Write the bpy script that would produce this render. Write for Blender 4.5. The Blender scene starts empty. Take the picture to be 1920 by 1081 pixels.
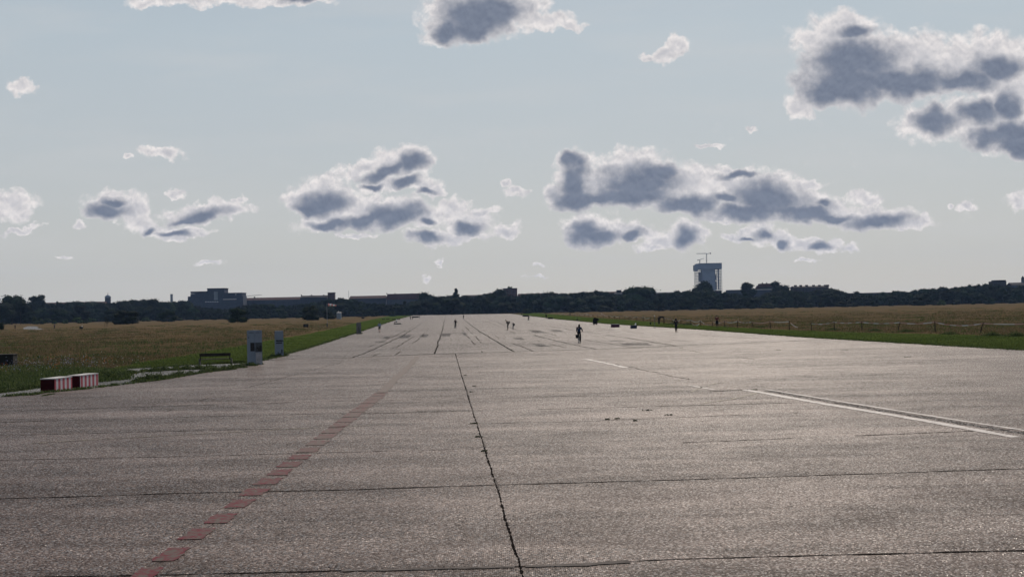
import bpy, bmesh, math, random
import numpy as np
from mathutils import Vector, Matrix, Euler

# ------------------------------------------------------------------ camera
S = bpy.context.scene
COL = S.collection
R_ = math.radians
FPX, CAMH = 2200.0, 3.2
PITCH = math.atan(41.8 / FPX)
ROLL = math.atan(.0205)
_F = Vector((0, math.cos(PITCH), math.sin(PITCH)))
_U0 = Vector((0, -math.sin(PITCH), math.cos(PITCH)))
_R0 = Vector((1, 0, 0))
_R = _R0 * math.cos(ROLL) - _U0 * math.sin(ROLL)
_U = _U0 * math.cos(ROLL) + _R0 * math.sin(ROLL)
cam_d = bpy.data.cameras.new('camera')
cam = bpy.data.objects.new('camera', cam_d)
COL.objects.link(cam)
m = Matrix((_R, _U, -_F)).transposed().to_4x4()
m.translation = Vector((0, 0, CAMH))
cam.matrix_world = m
cam_d.sensor_width = 36
cam_d.lens = 36 * FPX / 1920
cam_d.clip_start = .1
cam_d.clip_end = 40000
S.camera = cam

def ray(px, py):
    return _F + _R * ((px - 960) / FPX) + _U * ((540.5 - py) / FPX)
def G(px, py, z=0.0):                      # a pixel of the photograph -> point on the ground
    d = ray(px, py); t = (z - CAMH) / d.z
    return Vector((d.x * t, d.y * t, z))
def at(px, py, D):                         # pixel -> point at depth D (metres along +Y)
    d = ray(px, py); t = D / d.y
    return Vector((0, 0, CAMH)) + d * t

# ------------------------------------------------------------------ world, sun, exposure
SUN_EL, SUN_AZ = R_(37), R_(11)            # azimuth clockwise from +Y
SUN_STRENGTH = 4.0
S.view_settings.view_transform = 'Standard'
S.view_settings.look = 'None'
S.view_settings.exposure = 0.0
S.view_settings.gamma = 1.0

CLOUDS = [  # cover ellipses: centre x, y, radii, tilt (photo pixels, turned into sky directions)
 (1575,80,80,46,0),(1640,125,115,55,8),(1560,150,62,45,0),(1515,78,26,22,0),(1725,110,80,42,8),(1790,125,75,42,0),(1860,120,72,50,0),(1905,180,80,42,0),(1500,200,24,22,0),(1545,178,55,18,0),(1600,50,40,22,0),
 (1740,235,58,32,0),(1800,222,60,34,0),(1870,232,75,42,0),(1900,262,60,30,0),(1848,275,16,20,0),
 (880,30,80,50,0),(825,60,36,28,-30),(950,28,70,36,0),(1020,42,60,17,0),(1065,48,32,9,0),(900,-5,80,34,0),
 (1250,102,30,18,-30),(1215,110,16,7,0),(1268,86,20,14,0),
 (745,308,56,26,-8),(782,302,27,26,0),(680,320,48,17,-12),(722,346,52,14,-6),(792,343,32,18,20),(812,357,20,9,10),
 (605,366,52,30,0),(560,380,32,18,0),(645,375,28,25,0),(700,402,85,26,0),(620,418,56,16,-5),(755,400,52,26,0),(665,441,42,5,0),(800,408,42,16,0),
 (850,394,36,17,0),(900,402,36,10,-10),(872,420,48,20,0),(800,441,34,14,0),(862,447,52,12,0),
 (948,434,24,13,-20),(970,358,22,9,5),(945,342,12,7,20),
 (215,385,50,23,0),(250,402,33,27,20),(268,428,28,20,30),(330,438,62,12,0),(372,402,66,17,-10),(425,398,45,14,0),(150,424,16,8,0),(445,375,12,6,0),
 (22,388,40,28,0),(35,432,40,6,-12),
 (308,288,38,12,5),(40,166,26,17,0),(330,361,18,7,0),(240,296,14,5,0),(390,497,24,5,0),(118,486,14,4,0),
 (1075,308,30,26,0),(1078,350,34,40,0),(1190,318,66,32,0),(1222,325,46,30,0),(1150,358,72,30,0),(1035,374,20,22,-20),(1112,350,30,24,0),
 (1290,348,62,30,0),(1368,324,36,12,0),(1380,350,72,30,0),(1300,375,82,24,0),(1442,368,76,36,8),(1500,388,70,30,10),(1400,396,72,18,0),(1562,402,52,20,10),(1350,408,22,8,0),
 (1650,408,62,20,0),(1620,416,42,14,0),(1705,417,48,10,0),
 (1620,374,34,15,0),(1515,345,28,9,0),(1412,240,14,5,0),(1325,272,28,5,0),
 (1110,428,54,24,0),(1180,435,62,16,5),(1240,448,36,12,0),(1285,440,32,24,0),(1228,460,30,7,0),
 (1430,443,30,18,0),(1388,446,36,9,0),(1466,455,30,15,0),(1540,460,34,11,0),(1590,464,20,7,0),(1508,460,15,11,0),
 (1815,385,20,8,0),(1908,376,24,14,-15),(1510,492,22,4,0),(1010,500,14,4,0),(1008,518,20,3,0),(800,520,16,5,0),(820,493,10,3,0),(1780,383,10,5,0),
 (270,8,32,12,0),(400,2,120,12,0),(555,2,62,10,0),
]
SHADE = [  # the thick, unlit undersides
 (1600,112,72,34,0),(1590,152,78,36,0),(1555,168,42,26,0),(1690,150,85,26,0),(1600,60,28,12,0),(1800,150,60,18,0),(1868,126,44,20,0),
 (1755,222,34,22,0),(1835,206,38,20,0),(1888,198,22,22,0),(1890,250,66,22,0),(1912,272,40,16,0),
 (890,26,62,36,0),(925,16,52,26,0),(878,60,42,18,0),(840,55,20,20,0),
 (722,318,44,11,-18),(772,302,26,15,-10),(758,338,20,8,0),(695,351,16,6,0),(800,356,16,5,0),
 (602,380,42,17,-12),(578,393,26,8,0),(738,402,48,18,-10),(690,412,54,13,-5),(620,420,30,7,0),(800,414,18,6,0),
 (882,426,24,10,0),(800,443,26,9,0),(205,395,34,13,0),(218,376,20,8,0),(374,404,44,12,-12),(332,440,26,5,0),(350,414,30,7,0),(282,436,12,6,0),
 (1078,340,24,34,0),(1080,372,38,16,0),(1195,340,58,26,0),(1180,366,74,18,0),(1232,322,34,14,0),(1125,374,55,10,0),(1072,300,16,14,0),
 (1290,380,54,15,0),(1442,368,54,28,10),(1402,396,64,14,0),(1505,400,64,12,6),(1545,385,18,8,0),(1382,326,28,6,0),(1565,407,30,7,0),(1360,372,26,8,0),
 (1650,414,50,12,-3),(1115,442,42,15,0),(1100,428,26,14,0),(1186,436,18,7,0),(1285,442,22,18,0),(1430,440,18,10,0),(1540,462,18,8,0),(1470,458,10,8,0),(1398,449,10,4,0),
 (560,-3,30,9,0),
]

world = bpy.data.worlds.new('World')
S.world = world
world.use_nodes = True
wt = world.node_tree
for n in list(wt.nodes): wt.nodes.remove(n)
def WN(t, **kw):
    n = wt.nodes.new(t)
    for k, v in kw.items(): setattr(n, k, v)
    return n
def wmath(op, a, b=None, c=None, clamp=False):
    n = WN('ShaderNodeMath', operation=op, use_clamp=clamp)
    for i, v in enumerate((a, b, c)):
        if v is None: continue
        if isinstance(v, (int, float)): n.inputs[i].default_value = v
        else: wt.links.new(v, n.inputs[i])
    return n.outputs[0]
def wmix(f, a, b):
    n = WN('ShaderNodeMix', data_type='RGBA')
    for s, v in ((n.inputs[0], f), (n.inputs[6], a), (n.inputs[7], b)):
        if isinstance(v, (int, float)): s.default_value = v
        elif isinstance(v, tuple): s.default_value = (*v, 1)
        else: wt.links.new(v, s)
    return n.outputs[2]
def wramp(f, lo, hi, tlo=0., thi=1.):
    n = WN('ShaderNodeMapRange', interpolation_type='SMOOTHSTEP')
    wt.links.new(f, n.inputs[0])
    for i, v in enumerate((lo, hi, tlo, thi)): n.inputs[1 + i].default_value = v
    return n.outputs[0]

tc = WN('ShaderNodeTexCoord')
sep = WN('ShaderNodeSeparateXYZ'); wt.links.new(tc.outputs['Generated'], sep.inputs[0])
ysafe = wmath('MAXIMUM', sep.outputs[1], .02)
uu = wmath('DIVIDE', sep.outputs[0], ysafe)
vv = wmath('DIVIDE', sep.outputs[2], ysafe)
uv = WN('ShaderNodeCombineXYZ'); wt.links.new(uu, uv.inputs[0]); wt.links.new(vv, uv.inputs[1])
UV = uv.outputs[0]
# cauliflower warp of the sky coordinates, two sizes
def warp(vec, scale, amp, detail, seed, rough=.5):
    n = WN('ShaderNodeTexNoise', noise_dimensions='3D')
    n.inputs['Scale'].default_value = scale; n.inputs['Detail'].default_value = detail
    n.inputs['Roughness'].default_value = rough
    mp = WN('ShaderNodeVectorMath', operation='ADD'); mp.inputs[1].default_value = (seed, seed * .7, seed * 1.3)
    wt.links.new(vec, mp.inputs[0]); wt.links.new(mp.outputs[0], n.inputs['Vector'])
    s = WN('ShaderNodeVectorMath', operation='SUBTRACT'); s.inputs[1].default_value = (.5, .5, .5)
    wt.links.new(n.outputs['Color'], s.inputs[0])
    a = WN('ShaderNodeVectorMath', operation='MULTIPLY_ADD'); a.inputs[1].default_value = (amp, amp * .8, 0)
    wt.links.new(s.outputs[0], a.inputs[0]); wt.links.new(vec, a.inputs[2])
    return a.outputs[0]
UVW = warp(UV, 62, .030, 7, 3.1, .52)
UVS = warp(UV, 50, .022, 4, 3.1, .45)
# texture noises
def wnoise(vec, scale, detail, rough, off=(0, 0, 0)):
    n = WN('ShaderNodeTexNoise', noise_dimensions='3D')
    n.inputs['Scale'].default_value = scale; n.inputs['Detail'].default_value = detail
    n.inputs['Roughness'].default_value = rough
    mp = WN('ShaderNodeVectorMath', operation='ADD'); mp.inputs[1].default_value = off
    wt.links.new(vec, mp.inputs[0]); wt.links.new(mp.outputs[0], n.inputs['Vector'])
    return n.outputs['Fac']
nA = wnoise(UV, 95, 7, .53, (7.3, 1.1, 0))
nB = wnoise(UV, 95, 7, .53, (7.3 + .0008, 1.1 + .0030, 0))
nL = wnoise(UV, 38, 5, .55, (1.3, 5.1, 2))
def field(lst, vec, grow, lift):
    out = None
    for (cx, cy, rx, ry, tilt) in lst:
        d = ray(cx, cy)
        mp = WN('ShaderNodeMapping', vector_type='TEXTURE')
        mp.inputs['Location'].default_value = (d.x / d.y, d.z / d.y + lift * ry / FPX, 0)
        mp.inputs['Rotation'].default_value = (0, 0, R_(-tilt) + ROLL)
        mp.inputs['Scale'].default_value = (rx * grow / FPX, ry * grow / FPX, 1)
        wt.links.new(vec, mp.inputs['Vector'])
        g = WN('ShaderNodeTexGradient', gradient_type='SPHERICAL')
        wt.links.new(mp.outputs[0], g.inputs[0])
        out = g.outputs['Fac'] if out is None else wmath('SMOOTH_MAX', out, g.outputs['Fac'], .12)
    return out
CG, SG = 1.47, 2.0
def puffs(vec, scale, off):
    n = WN('ShaderNodeTexVoronoi', feature='SMOOTH_F1', voronoi_dimensions='2D', normalize=True)
    n.inputs['Scale'].default_value = scale; n.inputs['Detail'].default_value = 2.5; n.inputs['Roughness'].default_value = .55
    n.inputs['Lacunarity'].default_value = 2.3; n.inputs['Smoothness'].default_value = .25
    a = WN('ShaderNodeVectorMath', operation='ADD'); a.inputs[1].default_value = off
    wt.links.new(vec, a.inputs[0]); wt.links.new(a.outputs[0], n.inputs['Vector'])
    return n.outputs['Distance']
UVP = warp(UV, 45, .016, 3, 9.1, .5)
pA, pB = puffs(UVP, 72, (0, 0, 0)), puffs(UVP, 72, (.0006, .0032, 0))
nc = wmath('SUBTRACT', nA, .5)
nl = wmath('SUBTRACT', nL, .5)
rel1 = wmath('MULTIPLY_ADD', wmath('SUBTRACT', nA, nB), 1.6, .42)
relief = wmath('MULTIPLY_ADD', wmath('SUBTRACT', pA, pB), 2.2, rel1, clamp=True)
pc = wmath('SUBTRACT', .42, pA)
noise_c = wmath('MULTIPLY_ADD', pc, .62, wmath('MULTIPLY_ADD', nc, .30, wmath('MULTIPLY', nl, .42)))
noise_s = wmath('MULTIPLY_ADD', pc, .30, wmath('MULTIPLY_ADD', nc, .20, wmath('MULTIPLY', nl, .32)))
def cloud_tile(veil, cl, sh):
    """the veil with the clouds of one part of the sky in front of it"""
    if not cl: return veil
    cov = field(cl, UVW, CG, .16)
    covn = wmath('MULTIPLY', wmath('ADD', cov, noise_c), wramp(cov, .0, .14))
    alpha = wramp(covn, .12, .54)
    bright = wmix(relief, (.90, .85, .83), (.60, .585, .60))
    bright = wmix(wramp(covn, .42, 1.05, 0, .52), bright, (.44, .45, .50))
    if sh:
        shd = field(sh, UVS, SG, -.16)
        shn = wmath('MULTIPLY', wmath('ADD', shd, noise_s), wramp(shd, .0, .25))
        dark = wramp(shn, .12, .78)
        alpha = wmath('MAXIMUM', alpha, wramp(shn, .22, .46))
        bright = wmix(dark, bright, wmix(relief, (.20, .23, .30), (.15, .178, .245)))
    return wmix(wmath('MULTIPLY', alpha, .97), veil, bright)
# clear sky: Nishita with a thin pale veil of high haze, both by elevation only
sky = WN('ShaderNodeTexSky', sky_type='NISHITA')
sky.sun_disc = False
sky.sun_elevation = SUN_EL
sky.sun_rotation = SUN_AZ
sky.altitude = 50; sky.air_density = 1.0; sky.dust_density = 1.0; sky.ozone_density = 1.0
skyv = WN('ShaderNodeVectorMath', operation='SCALE'); skyv.inputs['Scale'].default_value = .055
wt.links.new(sky.outputs[0], skyv.inputs[0])
el = WN('ShaderNodeValToRGB')
wt.links.new(sep.outputs[2], el.inputs[0])
cr = el.color_ramp
cr.elements[0].position = 0.0; cr.elements[0].color = (.59, .58, .55, 1)
cr.elements[1].position = 1.0; cr.elements[1].color = (.11, .17, .27, 1)
for pos, c in ((.06, (.57, .575, .56)), (.14, (.53, .57, .59)), (.23, (.495, .565, .61)), (.5, (.26, .36, .50))):
    e = cr.elements.new(pos); e.color = (*c, 1)
veil = wmix(.86, skyv.outputs[0], el.outputs[0])
# thin streaks in the veil
mpv = WN('ShaderNodeMapping'); mpv.inputs['Scale'].default_value = (3, 16, 1); wt.links.new(UV, mpv.inputs[0])
nS = wnoise(mpv.outputs[0], 1.6, 5, .55)
veil = wmix(wramp(nS, .42, .72, 0, .26), veil, (.62, .62, .62))
def wbg(c):
    n = WN('ShaderNodeBackground'); wt.links.new(c, n.inputs[0]); n.inputs[1].default_value = 1.0
    return n.outputs[0]
def wms(f, a, b):
    n = WN('ShaderNodeMixShader'); wt.links.new(f, n.inputs[0]); wt.links.new(a, n.inputs[1]); wt.links.new(b, n.inputs[2])
    return n.outputs[0]
# the sky is cut into windows so that a ray only works out the clouds near it
def hit(e, g, x0, y0, x1, y1):
    cx, cy, rx, ry, tilt = e; r = max(rx, ry) * g + 34 if tilt else None
    ax, ay = (r, r) if tilt else (rx * g + 34, ry * g + 34)
    return cx + ax > x0 and cx - ax < x1 and cy + ay > y0 and cy - ay < y1
XE = [-150, 200, 500, 700, 880, 1010, 1180, 1340, 1480, 1640, 2050]
YE = [-120, 235, 560]
def ucut(px): d = ray(px, 300); return d.x / d.y
def vcut(py): d = ray(960, py); return d.z / d.y
def row(k, i0, i1):
    if i1 - i0 == 1:
        w = (XE[i0] - 12, YE[k] - 22, XE[i1] + 12, YE[k + 1] + 22)
        return wbg(cloud_tile(veil, [e for e in CLOUDS if hit(e, CG, *w)], [e for e in SHADE if hit(e, SG, *w)]))
    im = (i0 + i1) // 2
    return wms(wmath('LESS_THAN', uu, ucut(XE[im])), row(k, im, i1), row(k, i0, im))
top = row(0, 0, len(XE) - 1); low = row(1, 0, len(XE) - 1)
rows = wms(wmath('LESS_THAN', vv, vcut(YE[1])), top, low)
inside = wmath('MULTIPLY', wmath('MULTIPLY', wmath('GREATER_THAN', uu, ucut(XE[0])), wmath('LESS_THAN', uu, ucut(XE[-1]))),
               wmath('MULTIPLY', wmath('GREATER_THAN', vv, vcut(YE[-1])), wmath('LESS_THAN', vv, vcut(YE[0]))))
inside = wmath('MULTIPLY', inside, wmath('GREATER_THAN', sep.outputs[1], .1))
wo = WN('ShaderNodeOutputWorld'); wt.links.new(wms(inside, wbg(veil), rows), wo.inputs[0])

sun_d = bpy.data.lights.new('sun', 'SUN')
sun_d.energy = SUN_STRENGTH; sun_d.angle = R_(.53); sun_d.color = (1, .89, .76)
sun = bpy.data.objects.new('sun', sun_d); COL.objects.link(sun)
sdir = Vector((math.sin(SUN_AZ) * math.cos(SUN_EL), math.cos(SUN_AZ) * math.cos(SUN_EL), math.sin(SUN_EL)))
sun.rotation_euler = sdir.to_track_quat('Z', 'Y').to_euler()
sun.location = (50, 50, 300)

# ------------------------------------------------------------------ helpers
rng = np.random.default_rng(7)
random.seed(11)

def tag(o, label=None, cat=None, group=None, kind=None):
    if label: o['label'] = label
    if cat: o['category'] = cat
    if group: o['group'] = group
    if kind: o['kind'] = kind
    return o
def link(name, me, parent=None, loc=None, rz=None):
    o = bpy.data.objects.new(name, me); COL.objects.link(o)
    if parent: o.parent = parent
    if loc is not None: o.location = loc
    if rz is not None: o.rotation_euler = (0, 0, rz)
    return o
def empty(name, loc, rz=0.0, **kw):
    o = link(name, None, None, loc, rz); o.empty_display_size = .2
    return tag(o, **kw)
def mesh_np(name, V, F, mats, midx=None, smooth=False):
    """V (n,3), F (m,k) k=3 or 4"""
    V = np.asarray(V, dtype=np.float32); F = np.asarray(F, dtype=np.int32)
    me = bpy.data.meshes.new(name)
    me.vertices.add(len(V)); me.vertices.foreach_set('co', V.ravel())
    k = F.shape[1]
    me.loops.add(F.size); me.loops.foreach_set('vertex_index', F.ravel())
    me.polygons.add(len(F))
    me.polygons.foreach_set('loop_start', np.arange(0, F.size, k, dtype=np.int32))
    me.polygons.foreach_set('loop_total', np.full(len(F), k, dtype=np.int32))
    if midx is not None: me.polygons.foreach_set('material_index', np.asarray(midx, dtype=np.int32))
    me.polygons.foreach_set('use_smooth', np.full(len(F), smooth))
    for mm in (mats if isinstance(mats, (list, tuple)) else [mats]): me.materials.append(mm)
    me.update(calc_edges=True); me.validate()
    return me

class MB:
    """collects shapes and links them as ONE mesh"""
    def __init__(s): s.bm = bmesh.new()
    def box(s, c, size, rz=0, rot=None, bev=0):
        r = bmesh.ops.create_cube(s.bm, size=1)
        M = Matrix.Translation(Vector(c)) @ (rot.to_matrix().to_4x4() if rot else Matrix.Rotation(rz, 4, 'Z')) @ Matrix.Diagonal((*size, 1))
        bmesh.ops.transform(s.bm, matrix=M, verts=r['verts'])
        if bev:
            es = {e for v in r['verts'] for e in v.link_edges}
            bmesh.ops.bevel(s.bm, geom=list(es), offset=bev, segments=2, affect='EDGES')
        return s
    def bar(s, a, b, r1, r2=None, n=8):
        a, b = Vector(a), Vector(b); d = b - a
        r = bmesh.ops.create_cone(s.bm, cap_ends=True, segments=n, radius1=r1, radius2=r1 if r2 is None else r2, depth=d.length)
        M = Matrix.Translation((a + b) / 2) @ d.to_track_quat('Z', 'Y').to_matrix().to_4x4()
        bmesh.ops.transform(s.bm, matrix=M, verts=r['verts']); return s
    def ball(s, c, rad, n=10):
        r = bmesh.ops.create_uvsphere(s.bm, u_segments=n + 2, v_segments=n, radius=1)
        rad = rad if isinstance(rad, tuple) else (rad,) * 3
        bmesh.ops.transform(s.bm, matrix=Matrix.Translation(Vector(c)) @ Matrix.Diagonal((*rad, 1)), verts=r['verts']); return s
    def torus(s, c, R, r, axis='Y', n=28, k=6):
        vs = []
        for i in range(n):
            a = i / n * math.tau
            row = []
            for j in range(k):
                b = j / k * math.tau
                q = (R + r * math.cos(b))
                p = Vector((q * math.cos(a), r * math.sin(b), q * math.sin(a))) if axis == 'Y' else Vector((q * math.cos(a), q * math.sin(a), r * math.sin(b)))
                row.append(s.bm.verts.new(p + Vector(c)))
            vs.append(row)
        for i in range(n):
            for j in range(k):
                s.bm.faces.new((vs[i][j], vs[(i + 1) % n][j], vs[(i + 1) % n][(j + 1) % k], vs[i][(j + 1) % k]))
        return s
    def prism(s, pts, z0, z1):
        """pts ground outline (x,y)"""
        lo = [s.bm.verts.new((p[0], p[1], z0)) for p in pts]; hi = [s.bm.verts.new((p[0], p[1], z1)) for p in pts]
        s.bm.faces.new(hi); s.bm.faces.new(lo[::-1])
        for i in range(len(pts)):
            j = (i + 1) % len(pts); s.bm.faces.new((lo[i], lo[j], hi[j], hi[i]))
        return s
    def lathe(s, prof, c=(0, 0, 0), n=16):
        rows = [[s.bm.verts.new((c[0] + r * math.cos(i / n * math.tau), c[1] + r * math.sin(i / n * math.tau), c[2] + z)) for i in range(n)] for r, z in prof]
        for a, b in zip(rows, rows[1:]):
            for i in range(n): s.bm.faces.new((a[i], a[(i + 1) % n], b[(i + 1) % n], b[i]))
        s.bm.faces.new(rows[0][::-1]); s.bm.faces.new(rows[-1]); return s
    def build(s, name, mat, parent=None, smooth=False, loc=None, rz=None):
        me = bpy.data.meshes.new(name)
        bmesh.ops.recalc_face_normals(s.bm, faces=s.bm.faces)
        s.bm.to_mesh(me); s.bm.free()
        for mm in (mat if isinstance(mat, (list, tuple)) else [mat]): me.materials.append(mm)
        if smooth: me.polygons.foreach_set('use_smooth', [True] * len(me.polygons))
        return link(name, me, parent, loc, rz)

# ------------------------------------------------------------------ materials
MATS = {}
class NT:
    def __init__(s, name, rough=.8, spec=.5):
        s.m = bpy.data.materials.new(name); s.m.use_nodes = True; s.t = s.m.node_tree
        s.b = s.t.nodes['Principled BSDF']; s.b.inputs['Roughness'].default_value = rough
        s.b.inputs['Specular IOR Level'].default_value = spec
        s.tc = s.t.nodes.new('ShaderNodeTexCoord'); MATS[name] = s.m
    def L(s, a, b): s.t.links.new(a, b)
    def coord(s, scale=(1, 1, 1), rot=0, obj=True):
        n = s.t.nodes.new('ShaderNodeMapping'); n.inputs['Scale'].default_value = scale; n.inputs['Rotation'].default_value = (0, 0, rot)
        s.L(s.tc.outputs['Object'], n.inputs[0]); return n.outputs[0]
    def noise(s, vec, scale, detail=4, rough=.55, out='Fac', dist=0):
        n = s.t.nodes.new('ShaderNodeTexNoise'); n.inputs['Scale'].default_value = scale; n.inputs['Detail'].default_value = detail
        n.inputs['Roughness'].default_value = rough; n.inputs['Distortion'].default_value = dist; s.L(vec, n.inputs['Vector']); return n.outputs[out]
    def voro(s, vec, scale, feat='F1', out='Color', rnd=1):
        n = s.t.nodes.new('ShaderNodeTexVoronoi'); n.feature = feat; n.inputs['Scale'].default_value = scale; n.inputs['Randomness'].default_value = rnd
        s.L(vec, n.inputs['Vector']); return n.outputs[out]
    def rng(s, f, a, b, c=0., d=1., smooth=True):
        n = s.t.nodes.new('ShaderNodeMapRange'); n.interpolation_type = 'SMOOTHSTEP' if smooth else 'LINEAR'; s.L(f, n.inputs[0])
        for i, v in enumerate((a, b, c, d)): n.inputs[i + 1].default_value = v
        return n.outputs[0]
    def math(s, op, a, b=None, c=None, clamp=False):
        n = s.t.nodes.new('ShaderNodeMath'); n.operation = op; n.use_clamp = clamp
        for i, v in enumerate((a, b, c)):
            if v is None: continue
            if isinstance(v, (int, float)): n.inputs[i].default_value = v
            else: s.L(v, n.inputs[i])
        return n.outputs[0]
    def mix(s, f, a, b, blend='MIX'):
        n = s.t.nodes.new('ShaderNodeMix'); n.data_type = 'RGBA'; n.blend_type = blend
        for q, v in ((n.inputs[0], f), (n.inputs[6], a), (n.inputs[7], b)):
            if isinstance(v, (int, float)): q.default_value = v
            elif isinstance(v, tuple): q.default_value = (*v, 1)
            else: s.L(v, q)
        return n.outputs[2]
    def ramp(s, f, stops):
        n = s.t.nodes.new('ShaderNodeValToRGB'); s.L(f, n.inputs[0]); c = n.color_ramp
        c.elements[0].position, c.elements[0].color = stops[0][0], (*stops[0][1], 1)
        c.elements[1].position, c.elements[1].color = stops[-1][0], (*stops[-1][1], 1)
        for p, col in stops[1:-1]: c.elements.new(p).color = (*col, 1)
        return n.outputs[0]
    def bump(s, h, strength, dist):
        n = s.t.nodes.new('ShaderNodeBump'); n.inputs['Strength'].default_value = strength; n.inputs['Distance'].default_value = dist
        s.L(h, n.inputs['Height']); s.L(n.outputs[0], s.b.inputs['Normal']); return n.outputs[0]
    def col(s, c):
        if isinstance(c, tuple): s.b.inputs['Base Color'].default_value = (*c, 1)
        else: s.L(c, s.b.inputs['Base Color'])
        return s
def plain(name, c, rough=.8, var=.25, scale=3., spec=.15, metal=0.):
    s = NT(name, rough, spec); n = s.noise(s.coord(), scale, 5, .6)
    s.col(s.mix(s.rng(n, .3, .7), tuple(x * (1 - var) for x in c), tuple(min(1, x * (1 + var)) for x in c)))
    s.b.inputs['Metallic'].default_value = metal
    return s.m

def pavement(name, base, tint2, grain, contrast, rough=.5, spec=.6, rot=-.06, coat=0.):
    """coarse washed aggregate: every pebble has a tone and a tilt of its own"""
    s = NT(name, rough, spec)
    c0 = s.coord()
    wob = s.noise(c0, 30, 2, .5, 'Color')
    v = s.t.nodes.new('ShaderNodeTexVoronoi'); v.inputs['Scale'].default_value = grain; s.L(c0, v.inputs['Vector'])
    bw = s.t.nodes.new('ShaderNodeSeparateColor'); s.L(v.outputs['Color'], bw.inputs[0])
    pebble = s.ramp(bw.outputs[0], [(0, tuple(x * (1 - contrast) for x in base)), (.45, base), (.8, tint2), (1, tuple(min(.9, x * (1 + 1.1 * contrast)) for x in tint2))])
    gap = s.rng(v.outputs['Distance'], .35, .75)
    pebble = s.mix(gap, pebble, tuple(x * .38 for x in base))
    # stains and worn bands, long across the runway
    st = s.noise(s.coord((.40, .95, 1), rot), .8, 8, .66, dist=.6)
    st2 = s.noise(s.coord((.07, .5, 1), rot + .03), .8, 6, .6)
    big = s.noise(s.coord((.03, .05, 1)), 1, 5, .6)
    pebble = s.mix(s.rng(st, .40, .60, .60, 0), pebble, tuple(x * .42 for x in base))
    pebble = s.mix(s.rng(st2, .42, .70, .0, .30), pebble, tuple(x * 1.25 for x in tint2))
    pebble = s.mix(s.rng(big, .35, .65, .22, 0), pebble, tuple(x * .5 for x in base))
    s.col(pebble)
    # facets
    nrm = s.t.nodes.new('ShaderNodeVectorMath'); nrm.operation = 'SUBTRACT'; s.L(v.outputs['Color'], nrm.inputs[0]); nrm.inputs[1].default_value = (.5, .5, .5)
    sc = s.t.nodes.new('ShaderNodeVectorMath'); sc.operation = 'MULTIPLY'; s.L(nrm.outputs[0], sc.inputs[0]); sc.inputs[1].default_value = (.85, .85, 0)
    geo = s.t.nodes.new('ShaderNodeNewGeometry')
    ad = s.t.nodes.new('ShaderNodeVectorMath'); ad.operation = 'ADD'; s.L(sc.outputs[0], ad.inputs[0]); s.L(geo.outputs['Normal'], ad.inputs[1])
    no = s.t.nodes.new('ShaderNodeVectorMath'); no.operation = 'NORMALIZE'; s.L(ad.outputs[0], no.inputs[0])
    bp = s.t.nodes.new('ShaderNodeBump'); bp.inputs['Strength'].default_value = .6; bp.inputs['Distance'].default_value = .02
    s.L(s.math('MULTIPLY', v.outputs['Distance'], -1.), bp.inputs['Height']); s.L(no.outputs[0], bp.inputs['Normal'])
    s.L(bp.outputs[0], s.b.inputs['Normal'])
    s.L(s.rng(bw.outputs[1], .74, .84, rough + .10, .30), s.b.inputs['Roughness'])
    wet = s.math('MULTIPLY', s.rng(st, .36, .62, .5, 1.), s.math('MULTIPLY', s.rng(big, .35, .65, .65, 1.1), s.rng(st2, .40, .70, .8, 1.25)))
    s.L(s.math('MULTIPLY', s.rng(bw.outputs[1], .74, .84, spec * .9, .60), wet), s.b.inputs['Specular IOR Level'])
    s.b.inputs['Specular Tint'].default_value = (1, .78, .70, 1)
    return s.m

M_near = pavement('aggregate_concrete', (.082, .054, .046), (.166, .115, .098), 38, .98, .50, .15)
M_far = pavement('runway_concrete', (.097, .073, .065), (.138, .105, .095), 24, .55, .54, .125)
M_patch_dark = pavement('asphalt_patch', (.036, .027, .027), (.06, .046, .044), 30, .5, .72, .05)
M_patch_light = pavement('light_concrete_patch', (.17, .145, .13), (.22, .19, .17), 30, .4, .62, .22)
M_apron = pavement('grey_concrete', (.14, .138, .132), (.20, .195, .19), 26, .4, .8, .1)
M_joint = plain('joint_tar', (.014, .012, .011), 1., .4, 6, 0.)
M_crack2 = plain('dusty_joint', (.042, .033, .029), 1., .4, 6, 0.)
M_sealant = plain('joint_sealant', (.10, .085, .077), .9, .3, 4, .05)
def paint(name, c, wear, scale=14, spec=.14):
    s = NT(name, .70, spec); k = s.coord()
    n = s.noise(k, scale, 6, .7); v = s.voro(k, 36, out='Color')
    sp = s.t.nodes.new('ShaderNodeSeparateColor'); s.L(v, sp.inputs[0])
    c1 = s.mix(s.rng(sp.outputs[0], 0, 1, 0, .5), c, tuple(x * .55 for x in c))
    s.col(s.mix(s.rng(n, wear, wear + .16), (.10, .08, .07), c1))
    return s.m
M_red = paint('faded_red_paint', (.128, .022, .033), .42, 10, .04); M_red1 = paint('dusty_red_paint', (.122, .028, .036), .45, 10, .06)
M_red2 = paint('worn_red_paint', (.12, .058, .052), .48, 14, .08)
M_white = paint('worn_white_paint', (.52, .47, .44), .33, 9)
M_yellow = paint('worn_yellow_paint', (.20, .165, .10), .45, 9)

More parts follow.
